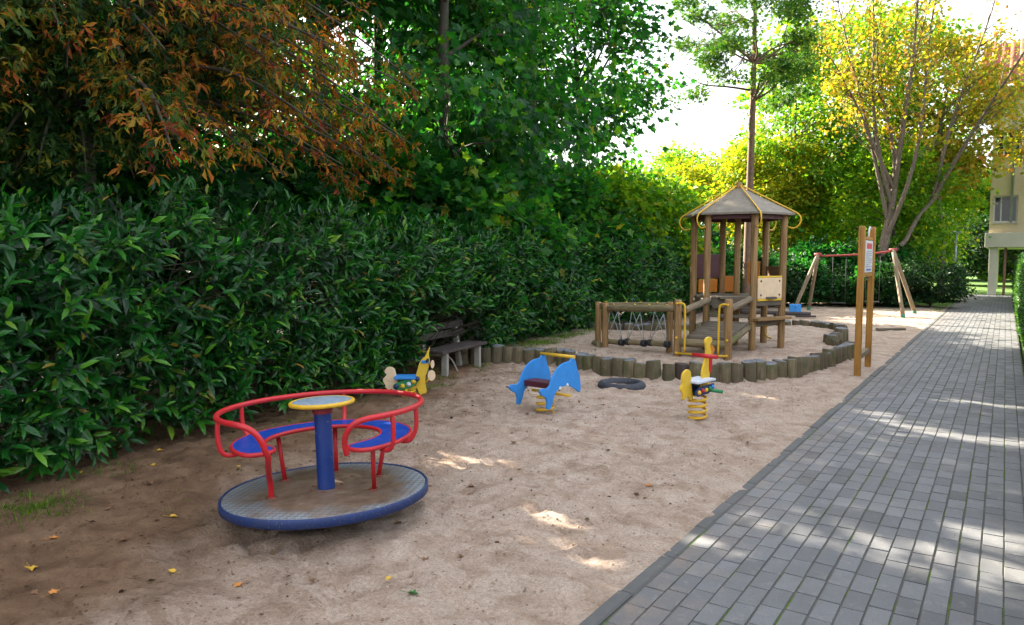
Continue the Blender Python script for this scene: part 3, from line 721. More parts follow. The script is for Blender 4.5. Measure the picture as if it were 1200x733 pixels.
# ---- pony rocker by the bench
def pony():
    z0=zat(-5.5,6.01)
    t=thing('pony_rocker','yellow pony spring rocker with cream tail and blue seat beside the bench','spring rocker',(-5.5,6.03,z0-.01),R(36))
    def cv(P): return [(p.x,p.y) for p in smooth_poly([((X-375)/770,(623-Y)/770,0) for X,Y in P],3,True)]
    tail=cv([(205,362),(235,364),(258,385),(268,425),(272,460),(285,485),(272,510),(258,540),(254,575),(240,578),(226,548),(208,578),(188,572),(172,515),(156,488),(158,465),(180,440),(186,425),(168,405),(182,375)])
    MB().prism(tail,.022).build('tail_panel',CREAM,t,.004)
    neck=cv([(562,186),(556,230),(552,265),(560,310),(552,360),(534,410),(522,460),(522,520),(530,585),(500,598),(474,606),(455,560),(438,530),(446,500),(440,440),(455,380),(472,325),(492,295),(520,270),(540,225)])
    nk=MB().prism(neck,.022).build('neck_panel',YELP,t,.004)
    MB().box(((520-375)/770,-.013,(623-318)/770),(.085,.012,.035)).build('bridle_plate',DOLPH,nk,.004)
    el=[(577+33*math.cos(k*.3142),432+46*math.sin(k*.3142)) for k in range(20)]; MB().prism([((X-375)/770,(623-Y)/770) for X,Y in el],.02,Matrix.Translation((0,-.05,0))).build('muzzle_panel',CREAM,nk,.003)
    el=[(586+16*math.cos(k*.3142),335+36*math.sin(k*.3142)) for k in range(20)]; MB().prism([((X-375)/770,(623-Y)/770) for X,Y in el],.02,Matrix.Translation((0,-.05,0))).build('ear_panel',CREAM,nk,.003)
    MB().tube([(.26,-.05,.245),(.2,-.05,.17)],.01,8).tube([(.27,-.05,.37),(.23,-.0,.37)],.01,8).build('bracket',YEL,nk)
    MB().tube([(.22,-.14,.42),(.22,.14,.42)],.016,10).build('handle',BLACKR,t)
    MB().box((-.03,0,.225),(.24,.19,.03)).build('seat',DOLPH,t,.006)
    sp=[(-.16,.1),(-.1,.085),(.0,.1),(.09,.15),(.13,.2),(.12,.24),(.05,.23),(-.06,.19),(-.14,.165),(-.165,.14)]
    for y in (-.06,.06):
        s=MB().prism(sp,.018,Matrix.Translation((0,y,0))).build('side_panel',GREENP,t,.003)
        q=y-.014 if y<0 else y+.014
        beads(s,[(-.13,.128,q),(-.06,.135,q),(.01,.155,q),(.065,.185,q),(.105,.215,q)],[DKBLUE,YELP,WHITEP,YELP,DKBLUE],.028,Matrix.Identity(4))
    MB().prism([(-.1,.07),(.05,.075),(.1,.11),(.06,.12),(-.1,.1)],.02).build('belly_panel',YELP,t,.003)
    coil(.075,.09,2.5,.0125).build('spring',YEL,t)
    MB().tube([(-.02,-.16,.085),(-.02,.16,.085)],.013,10).build('foot_bar',YEL,t)
pony()

# ---- bench
def bench():
    t=thing('park_bench','dark slatted bench on pale concrete legs against the laurel hedge','bench',(-6.28,7.8,-.01),R(99))
    # local x along the bench, -y towards the playground
    for x in (-.46,.46):
        l=MB(); l.box((x,-.14,.155),(.055,.085,.31)); l.build('leg',CONC,t,.008)
        MB().box((x,.2,.3),(.07,.07,.6),Matrix.Rotation(R(-8),3,'X')).build('rear_leg',CONC,t,.008)
        MB().box((x,.03,.29),(.05,.38,.05)).build('seat_bearer',CONC,t,.006)
    MB().tube(smooth_poly([(-.42,.1,.29),(-.2,-.05,.22),(-.12,-.12,.05),(-.1,-.13,0)],4),.012,8).build('brace',CONC,t)
    for y in (-.155,-.035,.085):
        MB().box((0,y,.338),(1.28,.108,.04)).build('seat_plank',BENCHW,t,.006)
    for z in (.5,.615):
        MB().box((0,.185+.14*(z-.4),z),(1.28,.032,.095),Matrix.Rotation(R(-8),3,'X')).build('backrest_plank',BENCHW,t,.006)
bench()

# ---- tyre, sticks
t=MB(); P=[(.235*math.cos(a),.235*math.sin(a),.0) for a in np.linspace(0,6.283,41)[:-1]]
t.tube(P,.055,12,closed=True,flat=1.0)
o=t.build('buried_tyre',TYRE,loc=(-3.78,7.93,zat(-3.78,7.93)+.0)); tag(o,'dark rubber tyre ring half sunk in the sand before the edging','tyre')
for x in range(0,1): pass
o=MB().box((0,0,.03),(.62,.11,.05)).build('plank',PLANK,bevel=.008,loc=(-1.98,17.4,zat(-2,17.4))); o.rotation_euler=(0,0,R(38)); tag(o,'short dark plank lying on the sand behind the notice board','plank')
def seesaw():
    t=thing('seesaw','low dark seesaw beam with a blue upright panel at the rear of the sandpit','seesaw',(-4.75,19.35,zat(-4.75,19.35)),R(30))
    MB().log((-1.0,0,.16),(.75,0,.1),.055).build('beam',BENCHW,t)
    MB().box((.36,0,.22),(.3,.05,.28)).build('blue_panel',DOLPH,t,.02); MB().tube([(.36,-.16,.3),(.36,.16,.3)],.015,8).build('handle',DOLPH,t)
    MB().box((-.1,0,.05),(.1,.22,.16)).build('pivot_block',BENCHW,t,.01); MB().box((.6,-.1,.05),(.5,.08,.05)).build('foot_board',BENCHW,t,.01)
seesaw()

# ---- notice board
def notice():
    t=thing('notice_board','tall golden brown post frame with a white notice beside the path','notice board',(-1.57,10.93,0))
    for y,h in ((-.45,1.97),(.45,1.99)):
        MB().box((0,y,h/2-.15),(.08,.08,h+.3)).build('post',GOLD,t,.014)
    MB().box((0,0,1.82),(.03,.8,.04)).build('top_bar',GOLD,t,.004); MB().box((0,0,1.33),(.05,.8,.06)).build('lower_bar',GOLD,t,.004)
    MB().box((0,0,.24),(.05,.8,.07)).build('cross_bar',SWINGW,t,.004)
    p=MB().box((.02,0,1.575),(.018,.62,.43)).build('notice_panel',FRAME,t,.003)
    rd=MB().box((.0302,0,1.715),(.002,.44,.075)); rd.build('heading',paint('notice_red',(.55,.05,.06),.5),p)
    tx=MB(); y0=-.25
    for k in range(9):
        z=1.645-k*.026; w=.5-.06*random.random()-(.15 if k%4==3 else 0)
        x=-.25
        while x<-.25+w:
            l=random.uniform(.02,.07); tx.box((.0302,x+l/2,z),(.002,l,.008)); x+=l+.012
    tx.build('small_print',paint('print_grey',(.25,.25,.32),.6),p)
    MB().box((.0302,0,1.395),(.002,.4,.022)).build('footer_line',paint('print_blue',(.08,.1,.35),.6),p)
    MB().tube(smooth_poly([(0,.1,1.84),(0,.12,1.93),(0,.2,1.98),(0,.3,1.95)],4),.012,8).build('hook',FRAME,t)
notice()

# ---- swing frame
def swing():
    L=Vector((-4.42,22.0,1.66)); Rr=Vector((-2.55,22.25,1.78))
    t=thing('swing_set','wooden A-frame swing with red top bar before the dark bushes','swing set',(-3.5,22.1,0)); o=Vector(t.location)
    a=L-o; b=Rr-o; d=(b-a).normalized()
    MB().tube(smooth_poly([a-d*.06+Vector((0,0,.0)),a+d*.16-Vector((0,0,.05)),(a+b)/2-Vector((0,0,.07)),b-d*.16-Vector((0,0,.045)),b+d*.08],5),.026,12).build('top_bar',REDW,t)
    for top,foot in ((a,(-4.92,21.35)),(a,(-4.78,22.7)),(b,(-2.16,21.5)),(b,(-2.02,23.0))):
        f=Vector((foot[0],foot[1],zat(*foot)-.02))-o; k=f+(top-f)*.05
        MB().log(k,top,.052,10).build('leg',SWINGW,t); MB().tube([f-Vector((0,0,.05)),k+(top-f)*.02],[.056,.053],10).build('foot_sleeve',TEAL,t)
    for e in (a,b): MB().tube([e-d*.1,e+d*.1],.045,10).build('end_bracket',REDW,t)
    for f in (.3,.75):
        c=a+(b-a)*f; s=thing('chain_swing','black %s swing hanging on chains from the red bar'%('left-hand' if f<.5 else 'right-hand'),'swing',o+c-Vector((0,0,1.4)),0,'swings under the red bar')
        MB().box((0,0,0),(.36,.15,.03)).build('seat',BLACKR,s,.01)
        for x in (-.17,.17): MB().tube([(x,0,0),(x*1.02,0,1.33)],.0075,6).build('chain',BLACKR,s)
swing()

# ---- play tower with ramp and swinging-log bridge
def tower():
    c=Vector((-3.59,11.77,0))
    t=thing('play_tower','round-log play tower with hexagonal roof, entry ramp and chain bridge in the sandpit','play tower',c)
    psi=R(34.2)
    def hexp(k,r): 
        a=psi-R(27)-R(60)*k; return Vector((r*math.cos(a),r*math.sin(a),0))
    zs=.08; r=.70
    H=[hexp(k,r) for k in range(6)]   # 0 right,1 front,2 front-left,3 left,4 back-left,5 back-right
    for k in range(6): MB().log(H[k]+Vector((0,0,zs-.25)),H[k]+Vector((0,0,2.30)),.054,12,.04).build('post',LOG,t)
    MB().log((0,0,zs-.2),(0,0,2.6),.052,12,.04).build('centre_post',LOG,t)
    # roof
    E=[hexp(k,.865)+Vector((0,0,2.25)) for k in range(6)]; A=Vector((0,0,2.70)); m=MB(); 
    U=[p-Vector((0,0,.03)) for p in E]; A2=A-Vector((0,0,.03))
    m.add(E+[A]+U+[A2],[(k,(k+1)%6,6) for k in range(6)]+[(7+(k+1)%6,7+k,13) for k in range(6)]+[(k,7+k,7+(k+1)%6,(k+1)%6) for k in range(6)],None,False)
    rf=m.build('roof',ROOFA,t)
    MB().lathe([(.055,2.66),(.055,2.74),(.035,2.765),(0,2.77)],seg=16).build('finial',LOG,rf,auto=40)
    for k in range(6):
        e=(H[k]).normalized(); p0=A+e*.05+Vector((0,0,.012)); p1=e*.83+Vector((0,0,2.285))
        pts=smooth_poly([p0,(p0+p1)/2,p1,e*.92+Vector((0,0,2.22)),e*.945+Vector((0,0,2.14)),e*.91+Vector((0,0,2.06)),e*.84+Vector((0,0,2.02)),e*.76+Vector((0,0,2.04))],5)
        MB().tube(pts,.0115,10).build('roof_tube',YEL,t)
    # roof beams between posts
    for k in range(6):
        a=H[k]+Vector((0,0,2.2)); b=H[(k+1)%6]+Vector((0,0,2.2)); MB().box((a+b)/2,((b-a).length-.13,.04,.09),Matrix.Rotation(math.atan2((b-a).y,(b-a).x),3,'Z')).build('eave_beam',DKRED,t,.004)
    # platform planks
    zf=.94
    ang=psi
    for i in range(7):
        v=-.52+i*.173; hw=.66-abs(v)*.42
        MB().box(Matrix.Rotation(ang,3,'Z')@Vector((0,v,zf)),(2*hw,.16,.035),Matrix.Rotation(ang,3,'Z')).build('platform_plank',PLANK,t,.005)
    for k in range(6):
        a=H[k]+Vector((0,0,zf-.07)); b=H[(k+1)%6]+Vector((0,0,zf-.07)); 
        MB().box((a+b)/2,((b-a).length-.12,.045,.1),Matrix.Rotation(math.atan2((b-a).y,(b-a).x),3,'Z')).build('floor_beam',PLANK,t,.004)
    def wallpanel(k,j,z0,z1,mat,name,w=None,th=.022,off=.0,shift=0):
        a=H[k];b=H[j]; d=(b-a); L=d.length; mid=(a+b)/2; nrm=Vector((mid.x,mid.y,0)).normalized()
        w=w or L-.13
        return MB().box(mid+nrm*off+d.normalized()*shift+Vector((0,0,(z0+z1)/2)),(w,th,z1-z0),Matrix.Rotation(math.atan2(d.y,d.x),3,'Z')).build(name,mat,t,.004)
    p=wallpanel(0,1,.93,1.25,CREAM,'counter_panel',off=.03)
    wallpanel(0,1,1.253,1.28,YELP,'panel_edge',off=.03); wallpanel(0,1,.895,.927,YELP,'panel_edge',off=.03)
    a=H[0];b=H[1];d=(b-a).normalized();nrm=Vector(((a+b)/2).to_tuple()).normalized()
    for u in (-.22,.22):
        for z in (.985,1.2):
            MB().lathe([(0,.01),(.012,.008),(.018,0)],seg=10).build('bolt_cap',DKRED,p).matrix_local=Matrix.Translation((a+b)/2+nrm*.042+d*u+Vector((0,0,z)))@Vector((0,0,1)).rotation_difference(nrm).to_matrix().to_4x4()
    # counter shelf outside the lower front-right side
    cb=MB().box((a+b)/2+nrm*.05+Vector((0,0,.62)),((b-a).length+.1,.2,.04),Matrix.Rotation(math.atan2(d.y,d.x),3,'Z')).build('shelf',LOG,t,.006)
    MB().box((a+b)/2-nrm*.02+Vector((0,0,.55)),((b-a).length-.1,.05,.09),Matrix.Rotation(math.atan2(d.y,d.x),3,'Z')).build('shelf_bearer',PLANK,t,.004)
    wallpanel(0,5,1.2,1.42,BROWN,'rear_panel'); wallpanel(4,5,1.12,1.5,ORNG,'side_panel',w=.2,shift=.17)
    wallpanel(3,4,1.22,1.62,DKRED,'side_panel'); wallpanel(3,4,.98,1.2,ORNG,'side_panel',w=.45); wallpanel(4,5,.98,1.25,ORNG,'side_panel',w=.24,shift=-.2)
    MB().tube(smooth_poly([H[0]+Vector((-.2,.05,.5)),H[0]+Vector((-.25,.0,.42)),H[0]+Vector((-.22,0,.3)),H[0]+Vector((-.14,0,.28))],4),.014,8).build('foot_hold',YEL,t)
    # entry posts
    eL=Vector((-3.91,10.06,0))-c; eR=Vector((-3.19,10.12,0))-c
    for e,h,rr in ((eL,.95,.056),(eR,.98,.056)): MB().log(e+Vector((0,0,zs-.25)),e+Vector((0,0,h)),rr,14,.04).build('entry_post',LOG,t)
    q=(eR-eL).normalized(); up=Vector((0,0,1)); fwd=Vector((q.y,-q.x,0))
    for e,s in ((eL,1),(eR,-1)):
        b0=e+q*s*.02+fwd*.058
        MB().tube(smooth_poly([b0+up*.905,b0+q*s*.06+up*.9,b0+q*s*.095+up*.85,b0+q*s*.1+up*.6,b0+q*s*.1+up*.2],5),.0155,10).build('entry_handle',YEL,t)
    MB().tube([eL+fwd*.058+up*.175,eR+fwd*.058+up*.175],.0155,10).build('threshold_bar',YEL,t)
    for e in (eL,eR):
        for z in (.4,.18,.9): 
            MB().lathe([(0,.012),(.014,.01),(.02,0)],seg=10).build('bolt_cap',YEL,t).matrix_local=Matrix.Translation(e+fwd*.07+up*z)@Vector((0,0,1)).rotation_difference(fwd).to_matrix().to_4x4()
    # hand rails up to the tower
    MB().log(eL+q*.1+up*.80,H[2]-q*.02+Vector((.09,-.1,.9)),.05,12).build('ramp_rail',SWINGW,t)
    MB().log(eR+q*.02+up*.84-fwd*.05,H[1]+Vector((-.03,-.06,.93)),.05,12).build('ramp_rail',SWINGW,t)
    # ramp of round logs: front beam, stringers and treads
    MB().log(eL+q*.04+up*.33,eR-q*.02+up*.33,.06,12).build('front_beam',LOGG,t)
    s0=eL+q*.1+up*.33-fwd*.06; s1=H[2]+Vector((.05,-.06,.50)); r0=eR-q*.03+up*.33-fwd*.06; r1=H[1]+Vector((-.03,-.06,.5))
    MB().log(s0,s1,.05,10).build('stringer',LOGG,t); MB().log(r0,r1,.05,10).build('stringer',LOGG,t)
    for i in range(8):
        f=(i+.6)/8.2; pa=s0+(s1-s0)*f+up*.05; pb=r0+(r1-r0)*f+up*.05
        MB().log(pa,pb,.048,10).build('tread_log',PLANK,t)
    for z,f in ((.66,.0),(.8,.09)):
        pa=H[2]+Vector((.02,0,z)); pb=H[1]+Vector((0,0,z)); sh=Vector((.25,.3,0))*f
        MB().box((pa+pb)/2+sh,((pb-pa).length-.1,.14,.05),Matrix.Rotation(math.atan2((pb-pa).y,(pb-pa).x),3,'Z')).build('step',PLANK,t,.006)
    # chain bridge towards the left
    w1=Vector((-5.19,10.27,0))-c; w2=Vector((-5.42,10.47,0))-c; b2=eL+(w2-w1)+Vector((.0,.06,0))
    for p_ in (w1,w2): MB().log(p_+up*(zs-.2),p_+up*.85,.05,12,.04).build('bridge_post',LOG,t)
    MB().log(b2+up*(zs-.2),b2+up*.9,.05,12,.04).build('bridge_post',LOG,t)
    dA=(eL-w1).normalized()
    MB().log(w1+dA*.05+up*.77,eL-dA*.05+up*.82,.052,12).build('bridge_rail',LOGG,t)
    MB().log(w2+dA*.05+up*.79,b2-dA*.05+up*.84,.052,12).build('bridge_rail',LOGG,t)
    MB().log(w1+up*.17-Vector((.09,0,0)),w2+up*.17+Vector((-.07,0,0)),.055,10).build('sill_log',LOGG,t)
    n=3
    mid=(w1+w2)/2; 
    span=(eL-w1).length
    for i in range(n):
        f0=.06+i*.315; f1=f0+.25
        pa=mid+dA*span*f0+up*(.235+.02*i); pb=mid+dA*span*f1+up*(.235+.02*i)
        st=MB().log(pa,pb,.042,12).build('bridge_step',LOGG,t)
        for e,s in ((pa,1),(pb,-1)):
            MB().tube([e-dA*s*.02,e+dA*s*.05],.052,12).build('rubber_end',BLACKR,st)
        topf=(f0+f1)/2
        for base,zz in ((w1,.73),(w2,.75)):
            tp=base+dA*span*topf+up*zz
            for e in (pa,pb): MB().tube([tp,e],.0055,6).build('chain',CHAIN,st)
    for base,z0_,z1_ in ((w1,.825,.875),(w2,.845,.89)):
        for f in (.12,.42,.62,.85): MB().lathe([(.018,0),(.016,.01),(0,.012)],base+dA*span*f+up*(z0_+(z1_-z0_)*f),10).build('bolt_cap',YEL,t)
tower()

# ================================================================== vegetation
LAUREL=leafmat('laurel_leaf',[(0,(.003,.028,.007)),(.45,(.007,.068,.011)),(.8,(.018,.122,.013)),(.95,(.055,.185,.014)),(.985,(.13,.22,.02)),(1,(.25,.14,.03))],.28,.3,.4,(1.5,2.1,.5),clump=.65)
MAPLEL=leafmat('maple_leaf',[(0,(.01,.07,.02)),(.5,(.022,.125,.024)),(.85,(.05,.17,.022)),(.97,(.1,.22,.02)),(1,(.25,.22,.02))],.52,.42,.3,(1.7,2.0,.6),.5)
MAPLED=leafmat('dark_maple_leaf',[(0,(.006,.045,.016)),(.6,(.013,.085,.02)),(1,(.032,.12,.02))],.48,.45,.25,(1.6,1.9,.6),.5)
YLEAF=leafmat('yellow_leaf',[(0,(.09,.19,.016)),(.4,(.19,.28,.018)),(.75,(.36,.36,.025)),(1,(.46,.34,.03))],.55,.5,.25,(1.5,1.45,.5),.3)
LGREEN=leafmat('light_green_leaf',[(0,(.05,.16,.016)),(.5,(.1,.24,.018)),(.85,(.2,.32,.018)),(1,(.36,.36,.02))],.58,.5,.25,(1.6,1.6,.5),.35)
YGREEN=leafmat('yellow_green_leaf',[(0,(.05,.18,.014)),(.6,(.11,.27,.018)),(.9,(.22,.35,.02)),(.98,(.4,.36,.02)),(1,(.42,.22,.03))],.6,.5,.25,(1.6,1.5,.5),.35)
OLEAF=leafmat('orange_leaf',[(0,(.12,.2,.015)),(.45,(.26,.3,.02)),(.75,(.42,.32,.025)),(1,(.42,.17,.05))],.5,.5,.25,(1.4,1.3,.6),.3)
CHEST=leafmat('rust_chestnut_leaf',[(0,(.07,.016,.006)),(.18,(.19,.045,.01)),(.34,(.3,.105,.014)),(.48,(.3,.17,.018)),(.6,(.13,.14,.014)),(.75,(.04,.095,.014)),(1,(.012,.055,.012))],.5,.5,.25,(1.9,1.7,.5),.5)
PINEL=leafmat('pine_needle',[(0,(.025,.09,.018)),(.6,(.065,.165,.025)),(1,(.17,.26,.03))],.4,.55,.25,(1.4,1.5,.6),.35)
PRIVET=leafmat('clipped_hedge_leaf',[(0,(.015,.06,.01)),(.6,(.03,.1,.015)),(1,(.08,.18,.02))],.35,.4,.4,(1.6,1.7,.5),.3)
BUSHL=leafmat('dark_bush_leaf',[(0,(.008,.03,.01)),(.6,(.018,.06,.016)),(1,(.04,.1,.02))],.3,.45,.3,(1.5,1.7,.5),.4)
GRASSM=leafmat('grass_blade',[(0,(.04,.1,.008)),(.6,(.09,.2,.012)),(1,(.17,.28,.03))],.4,.5,.2,(1.4,1.4,.5),.3)

# ---- laurel hedge
def laurel():
    rg=np.random.default_rng(21)
    base=smooth_poly([(-5.25,-2.5,0),(-5.42,0,0),(-5.52,2.03,0),(-5.72,4.2,0),(-6.22,6.89,0),(-6.72,9.3,0),(-7.05,11.9,0),(-7.12,15,0),(-6.98,18.0,0),(-7.3,20.5,0)],10)
    B=np.array([tuple(p)[:2] for p in base]); seg=np.linalg.norm(np.diff(B,axis=0),axis=1); cum=np.concatenate([[0],np.cumsum(seg)])
    t=thing('laurel_hedge','long glossy dark green cherry laurel hedge along the left side of the sand','hedge',(0,0,0))
    def place(n,kind):
        s=rg.uniform(0,cum[-1],n); x=np.interp(s,cum,B[:,0]); y=np.interp(s,cum,B[:,1])
        i=np.clip(np.searchsorted(cum,s)-1,0,len(seg)-1); tg=unit(np.diff(B,axis=0))[i]; nx=tg[:,1]; ny=-tg[:,0]
        top=1.8+.6*(vnoise(s*.55,s*0+3.3,4)-.5)+.45*(vnoise(s*1.9,s*0+1.3,9)-.5)
        if kind=='front':
            h=rg.uniform(.03,1,n)**.9; bul=.22*np.sin(np.clip(h,0,1)*2.6)+.38*(vnoise(s*1.1,h*2.2,6)-.45)-.05
            dep=rg.exponential(.1,n); off=bul-dep; z=h*top
            O=np.stack([nx,ny,np.zeros(n)],1); A=unit(O*1.0+np.array([0,0,.55])+rg.normal(0,.38,(n,3)))
        elif kind=='top':
            off=-rg.uniform(-.15,1.7,n); z=top+.22*(vnoise(s*1.5,off*1.5,8)-.4)-np.abs(off+.7)*.08
            O=np.stack([nx,ny,np.zeros(n)],1); A=unit(O*.35+np.array([0,0,1.])+rg.normal(0,.3,(n,3)))
        else:
            off=-rg.uniform(.15,1.3,n); z=rg.uniform(.1,.95,n)*top; A=unit(rg.normal(0,1,(n,3))+np.array([0,0,.6]))
        return np.stack([x+nx*off,y+ny*off,np.maximum(z,.04)],1),A,s
    LP=[];LD=[];LN=[];LS=[];CL=[]; stems=MB()
    for kind,n,nl,L,sz in (('front',3500,10,.32,.165),('top',1400,11,.34,.155),('in',2300,9,.35,.15)):
        P,A,s=place(n,kind); ref=unit(np.cross(A,rg.normal(size=(n,3)))); bi=np.cross(A,ref); c=rg.uniform(0,1,n)
        for k in range(nl):
            f=(k+.4)/nl; an=2.39996*k+rg.uniform(0,.6,n); rad=ref*np.cos(an)[:,None]+bi*np.sin(an)[:,None]
            p=P+A*(L*f)[...,None] if False else P+A*(L*f)
            D=unit(rad*(1-.45*f)+A*(.35+.75*f)+np.array([0,0,-.22])+rg.normal(0,.12,(n,3)))
            LP.append(p);LD.append(D);LN.append(unit(A*1.0-rad*.3+np.array([0,0,.45])+rg.normal(0,.15,(n,3)))); LS.append(sz*rg.uniform(.6,1.3,n)*(1.05-.35*f)); CL.append(np.clip(c*.8+rg.uniform(0,.2,n)+.12*f,0,1))
        if kind!='in':
            for a,b in zip(P[::2],A[::2]): stems.tube([a-b*.25,a+b*L*.55,a+b*L],[.006,.004,.002],4,caps=False)
    P=np.concatenate(LP);n=len(P)
    LD,LN,LS,CL=[np.concatenate(q) for q in (LD,LN,LS,CL)]
    k=~((P[:,0]>-6.66)&(P[:,1]>7.0)&(P[:,1]<8.6)&(P[:,2]<.85)); P,LD,LN,LS,CL=P[k],LD[k],LN[k],LS[k],CL[k]; n=len(P)
    leaf_mesh('foliage',T_LAUREL,P,LD,LN,LS,rg.uniform(0,1,n),LAUREL,t,CL,world=Matrix.Identity(4))
    for s in np.arange(.5,cum[-1],.45):
        x=np.interp(s,cum,B[:,0])-.55+rg.normal(0,.12); y=np.interp(s,cum,B[:,1]); P_,r_=curve_branch((x,y,-.1),(x+rg.normal(0,.25),y+rg.normal(0,.25),1.7),.028,.008,0,.15,6,rg); stems.tube(P_,r_,6,caps=False)
    stems.build('stems',BARK,t)
laurel()

# ---- clipped hedge to the right of the path
def clipped():
    rg=np.random.default_rng(31); t=thing('clipped_hedge','dense clipped green hedge along the right edge of the path','hedge',(0,0,0))
    n=52000; y=rg.uniform(-2.5,34.5,n); 
    near=rg.random(n)<.45; y[near]=rg.uniform(9,24,near.sum())
    face=rg.random(n)<.68; z=np.where(face,rg.uniform(.02,1.62,n),1.62+rg.normal(0,.03,n)); x=np.where(face,.33+rg.exponential(.035,n),rg.uniform(.33,1.3,n))
    x=x+.12*(vnoise(y*1.3,z*1.6,3)-.5)-.05*np.sin(np.clip(z/1.6,0,1)*3.14)+.06*(z>1.5); z=z+.08*(vnoise(y*2,x*2,5)-.5)
    z=np.maximum(z,.02)
    P=np.stack([x,y,z],1); O=np.where(face[:,None],np.array([-1,0,.3]),np.array([-.1,0,1.]))
    D=unit(O*.5+rg.normal(0,.7,(n,3))+np.array([0,0,.3])); N=unit(O+rg.normal(0,.5,(n,3)))
    leaf_mesh('foliage',T_OVAL,P,D,N,.055*rg.uniform(.6,1.3,n),rg.uniform(0,1,n),PRIVET,t,vnoise(y*4,z*4,2))
    n=16000; P=np.stack([rg.uniform(.42,1.2,n),rg.uniform(-2.5,34.5,n),rg.uniform(.05,1.58,n)],1)
    leaf_mesh('inner_foliage',T_OVAL,P,unit(rg.normal(size=(n,3))),unit(rg.normal(size=(n,3))),np.full(n,.15),rg.uniform(0,.4,n),PRIVET,t)
    st=MB()
    for q in np.arange(-2.3,34.5,.4): st.tube([(.8,q,-.1),(.8+rg.normal(0,.1),q+rg.normal(0,.1),.7),(.8+rg.normal(0,.2),q+rg.normal(0,.2),1.5)],[.02,.015,.006],5,caps=False)
    st.build('stems',BARK,t)
clipped()

# ---- chestnut
T_LEAFLET=([(0,0,0),(0,.6,.02),(0,1,-.2),(.13,.6,.1),(-.13,.6,.06)],[(0,3,1),(1,3,2),(0,1,4),(1,2,4)])
def chestnut():
    rg=np.random.default_rng(41); loc=(-8.3,3.95,0)
    t=thing('chestnut_tree','chestnut tree with drooping rust brown leaves above the laurel hedge','tree',loc)
    mb=MB(); P,r=curve_branch((0,0,-.1),(.15,.1,8.2),.24,.05,0,.05,12,rg); mb.tube(P,r,10); TP=np.array(P)
    LP=[];LD=[];LN=[];LS=[];CL=[]
    def umb(rad): return 6.4-3.2*(rad/3.85)**2
    for k in range(225):
        a=rg.uniform(0,6.283) if k>95 else rg.uniform(-1.9,1.5); Rr=rg.uniform(1.4,3.85); shell=rg.choice([0,.0,.6,1.1,1.7,2.2])
        e=np.array([Rr*math.cos(a),Rr*math.sin(a),max(2.1+.25*max(0,Rr-2.6),umb(Rr)-shell*(1.45-.28*Rr)+rg.normal(0,.15))])
        if k>122: e=np.array([rg.uniform(0,2.5)*math.cos(a),rg.uniform(0,2.5)*math.sin(a),rg.uniform(5.8,8.2)])
        if k>=150:
            a=rg.uniform(-1.75,1.0); q=rg.uniform(1.0,3.5); e=np.array([q*math.cos(a),q*math.sin(a),rg.uniform(2.1,3.5)+.12*max(0,q-2)])
        j=int(np.argmin(abs(TP[:,2]-(e[2]+.1*Rr+.3)))); 
        Bp,br=curve_branch(TP[min(j,10)],e,.045,.006,.16,.06,10,rg); mb.tube(Bp,br,5,caps=False)
        Bp=np.array(Bp); c=rg.uniform(0,1); ax=unit(Bp[-1]-Bp[-3])
        n=rg.integers(62,92)
        f=rg.uniform(.3,1.03,n)**.75; p=np.stack([np.interp(f*9,np.arange(10),Bp[:,q]) for q in range(3)],1)
        side=np.cross(ax,[0,0,1.]); side/=np.linalg.norm(side)+1e-9
        sd=rg.uniform(-1,1,n)*(.1+.3*np.sin(np.clip(f,0,1)*2.6)); p+=side*sd[:,None]+rg.normal(0,.09,(n,3)); p[:,2]-=abs(sd)*.2
        D=unit(ax*.8+side*np.sign(sd)[:,None]*.8+np.array([0,0,-.45])+rg.normal(0,.3,(n,3)))
        LP.append(p);LD.append(D);LN.append(unit(np.array([0,0,1.])+ax*.25+rg.normal(0,.5,(n,3))));LS.append(rg.uniform(.05,.11,n)); CL.append(np.clip(c*.7+rg.uniform(0,.3,n),0,1))
    P=np.concatenate(LP);n=len(P)
    # lower, outer sprays have turned; the inner crown is still partly green
    rad=np.hypot(P[:,0],P[:,1]); brn=np.repeat(rg.uniform(-.18,.22,len(LP)),[len(q) for q in LP]); rnd=np.clip(rg.beta(1.7,1.9,n)*.9+.09+.4*(1-rad/3.5)+.3*np.clip(.6-(P[:,0]*.83+P[:,1]*.56)/3,-.35,1)+brn+rg.normal(0,.1,n),0,1)
    D0=np.concatenate(LD); N0=unit(np.concatenate(LN)); X0=unit(np.cross(D0,N0)); S0=np.concatenate(LS); C0=np.concatenate(CL); QP=[];QD=[];QN=[];QS=[];QR=[];QC=[]
    for an in (-95,-48,0,45,92):
        a=np.radians(an+rg.normal(0,14,n)); d=unit(D0*np.cos(a)[:,None]+X0*np.sin(a)[:,None]+np.array([0,0,-.3])*rg.uniform(0,1.8,(n,1))+rg.normal(0,.22,(n,3)))
        QP.append(P+rg.normal(0,.012,(n,3)));QD.append(d);QN.append(unit(N0+rg.normal(0,.45,(n,3))));QS.append(S0*rg.uniform(.75,1.35,n)*(1.15-abs(an)*.004));QR.append(np.clip(rnd+rg.normal(0,.09,n),0,1));QC.append(np.clip(C0+rg.normal(0,.1,n),0,1))
    leaf_mesh('crown',T_LEAFLET,*[np.concatenate(q) for q in (QP,QD,QN,QS,QR)],CHEST,t,np.concatenate(QC),world=Matrix.Translation(loc))
    mb.build('trunk',BARK,t)
chestnut()

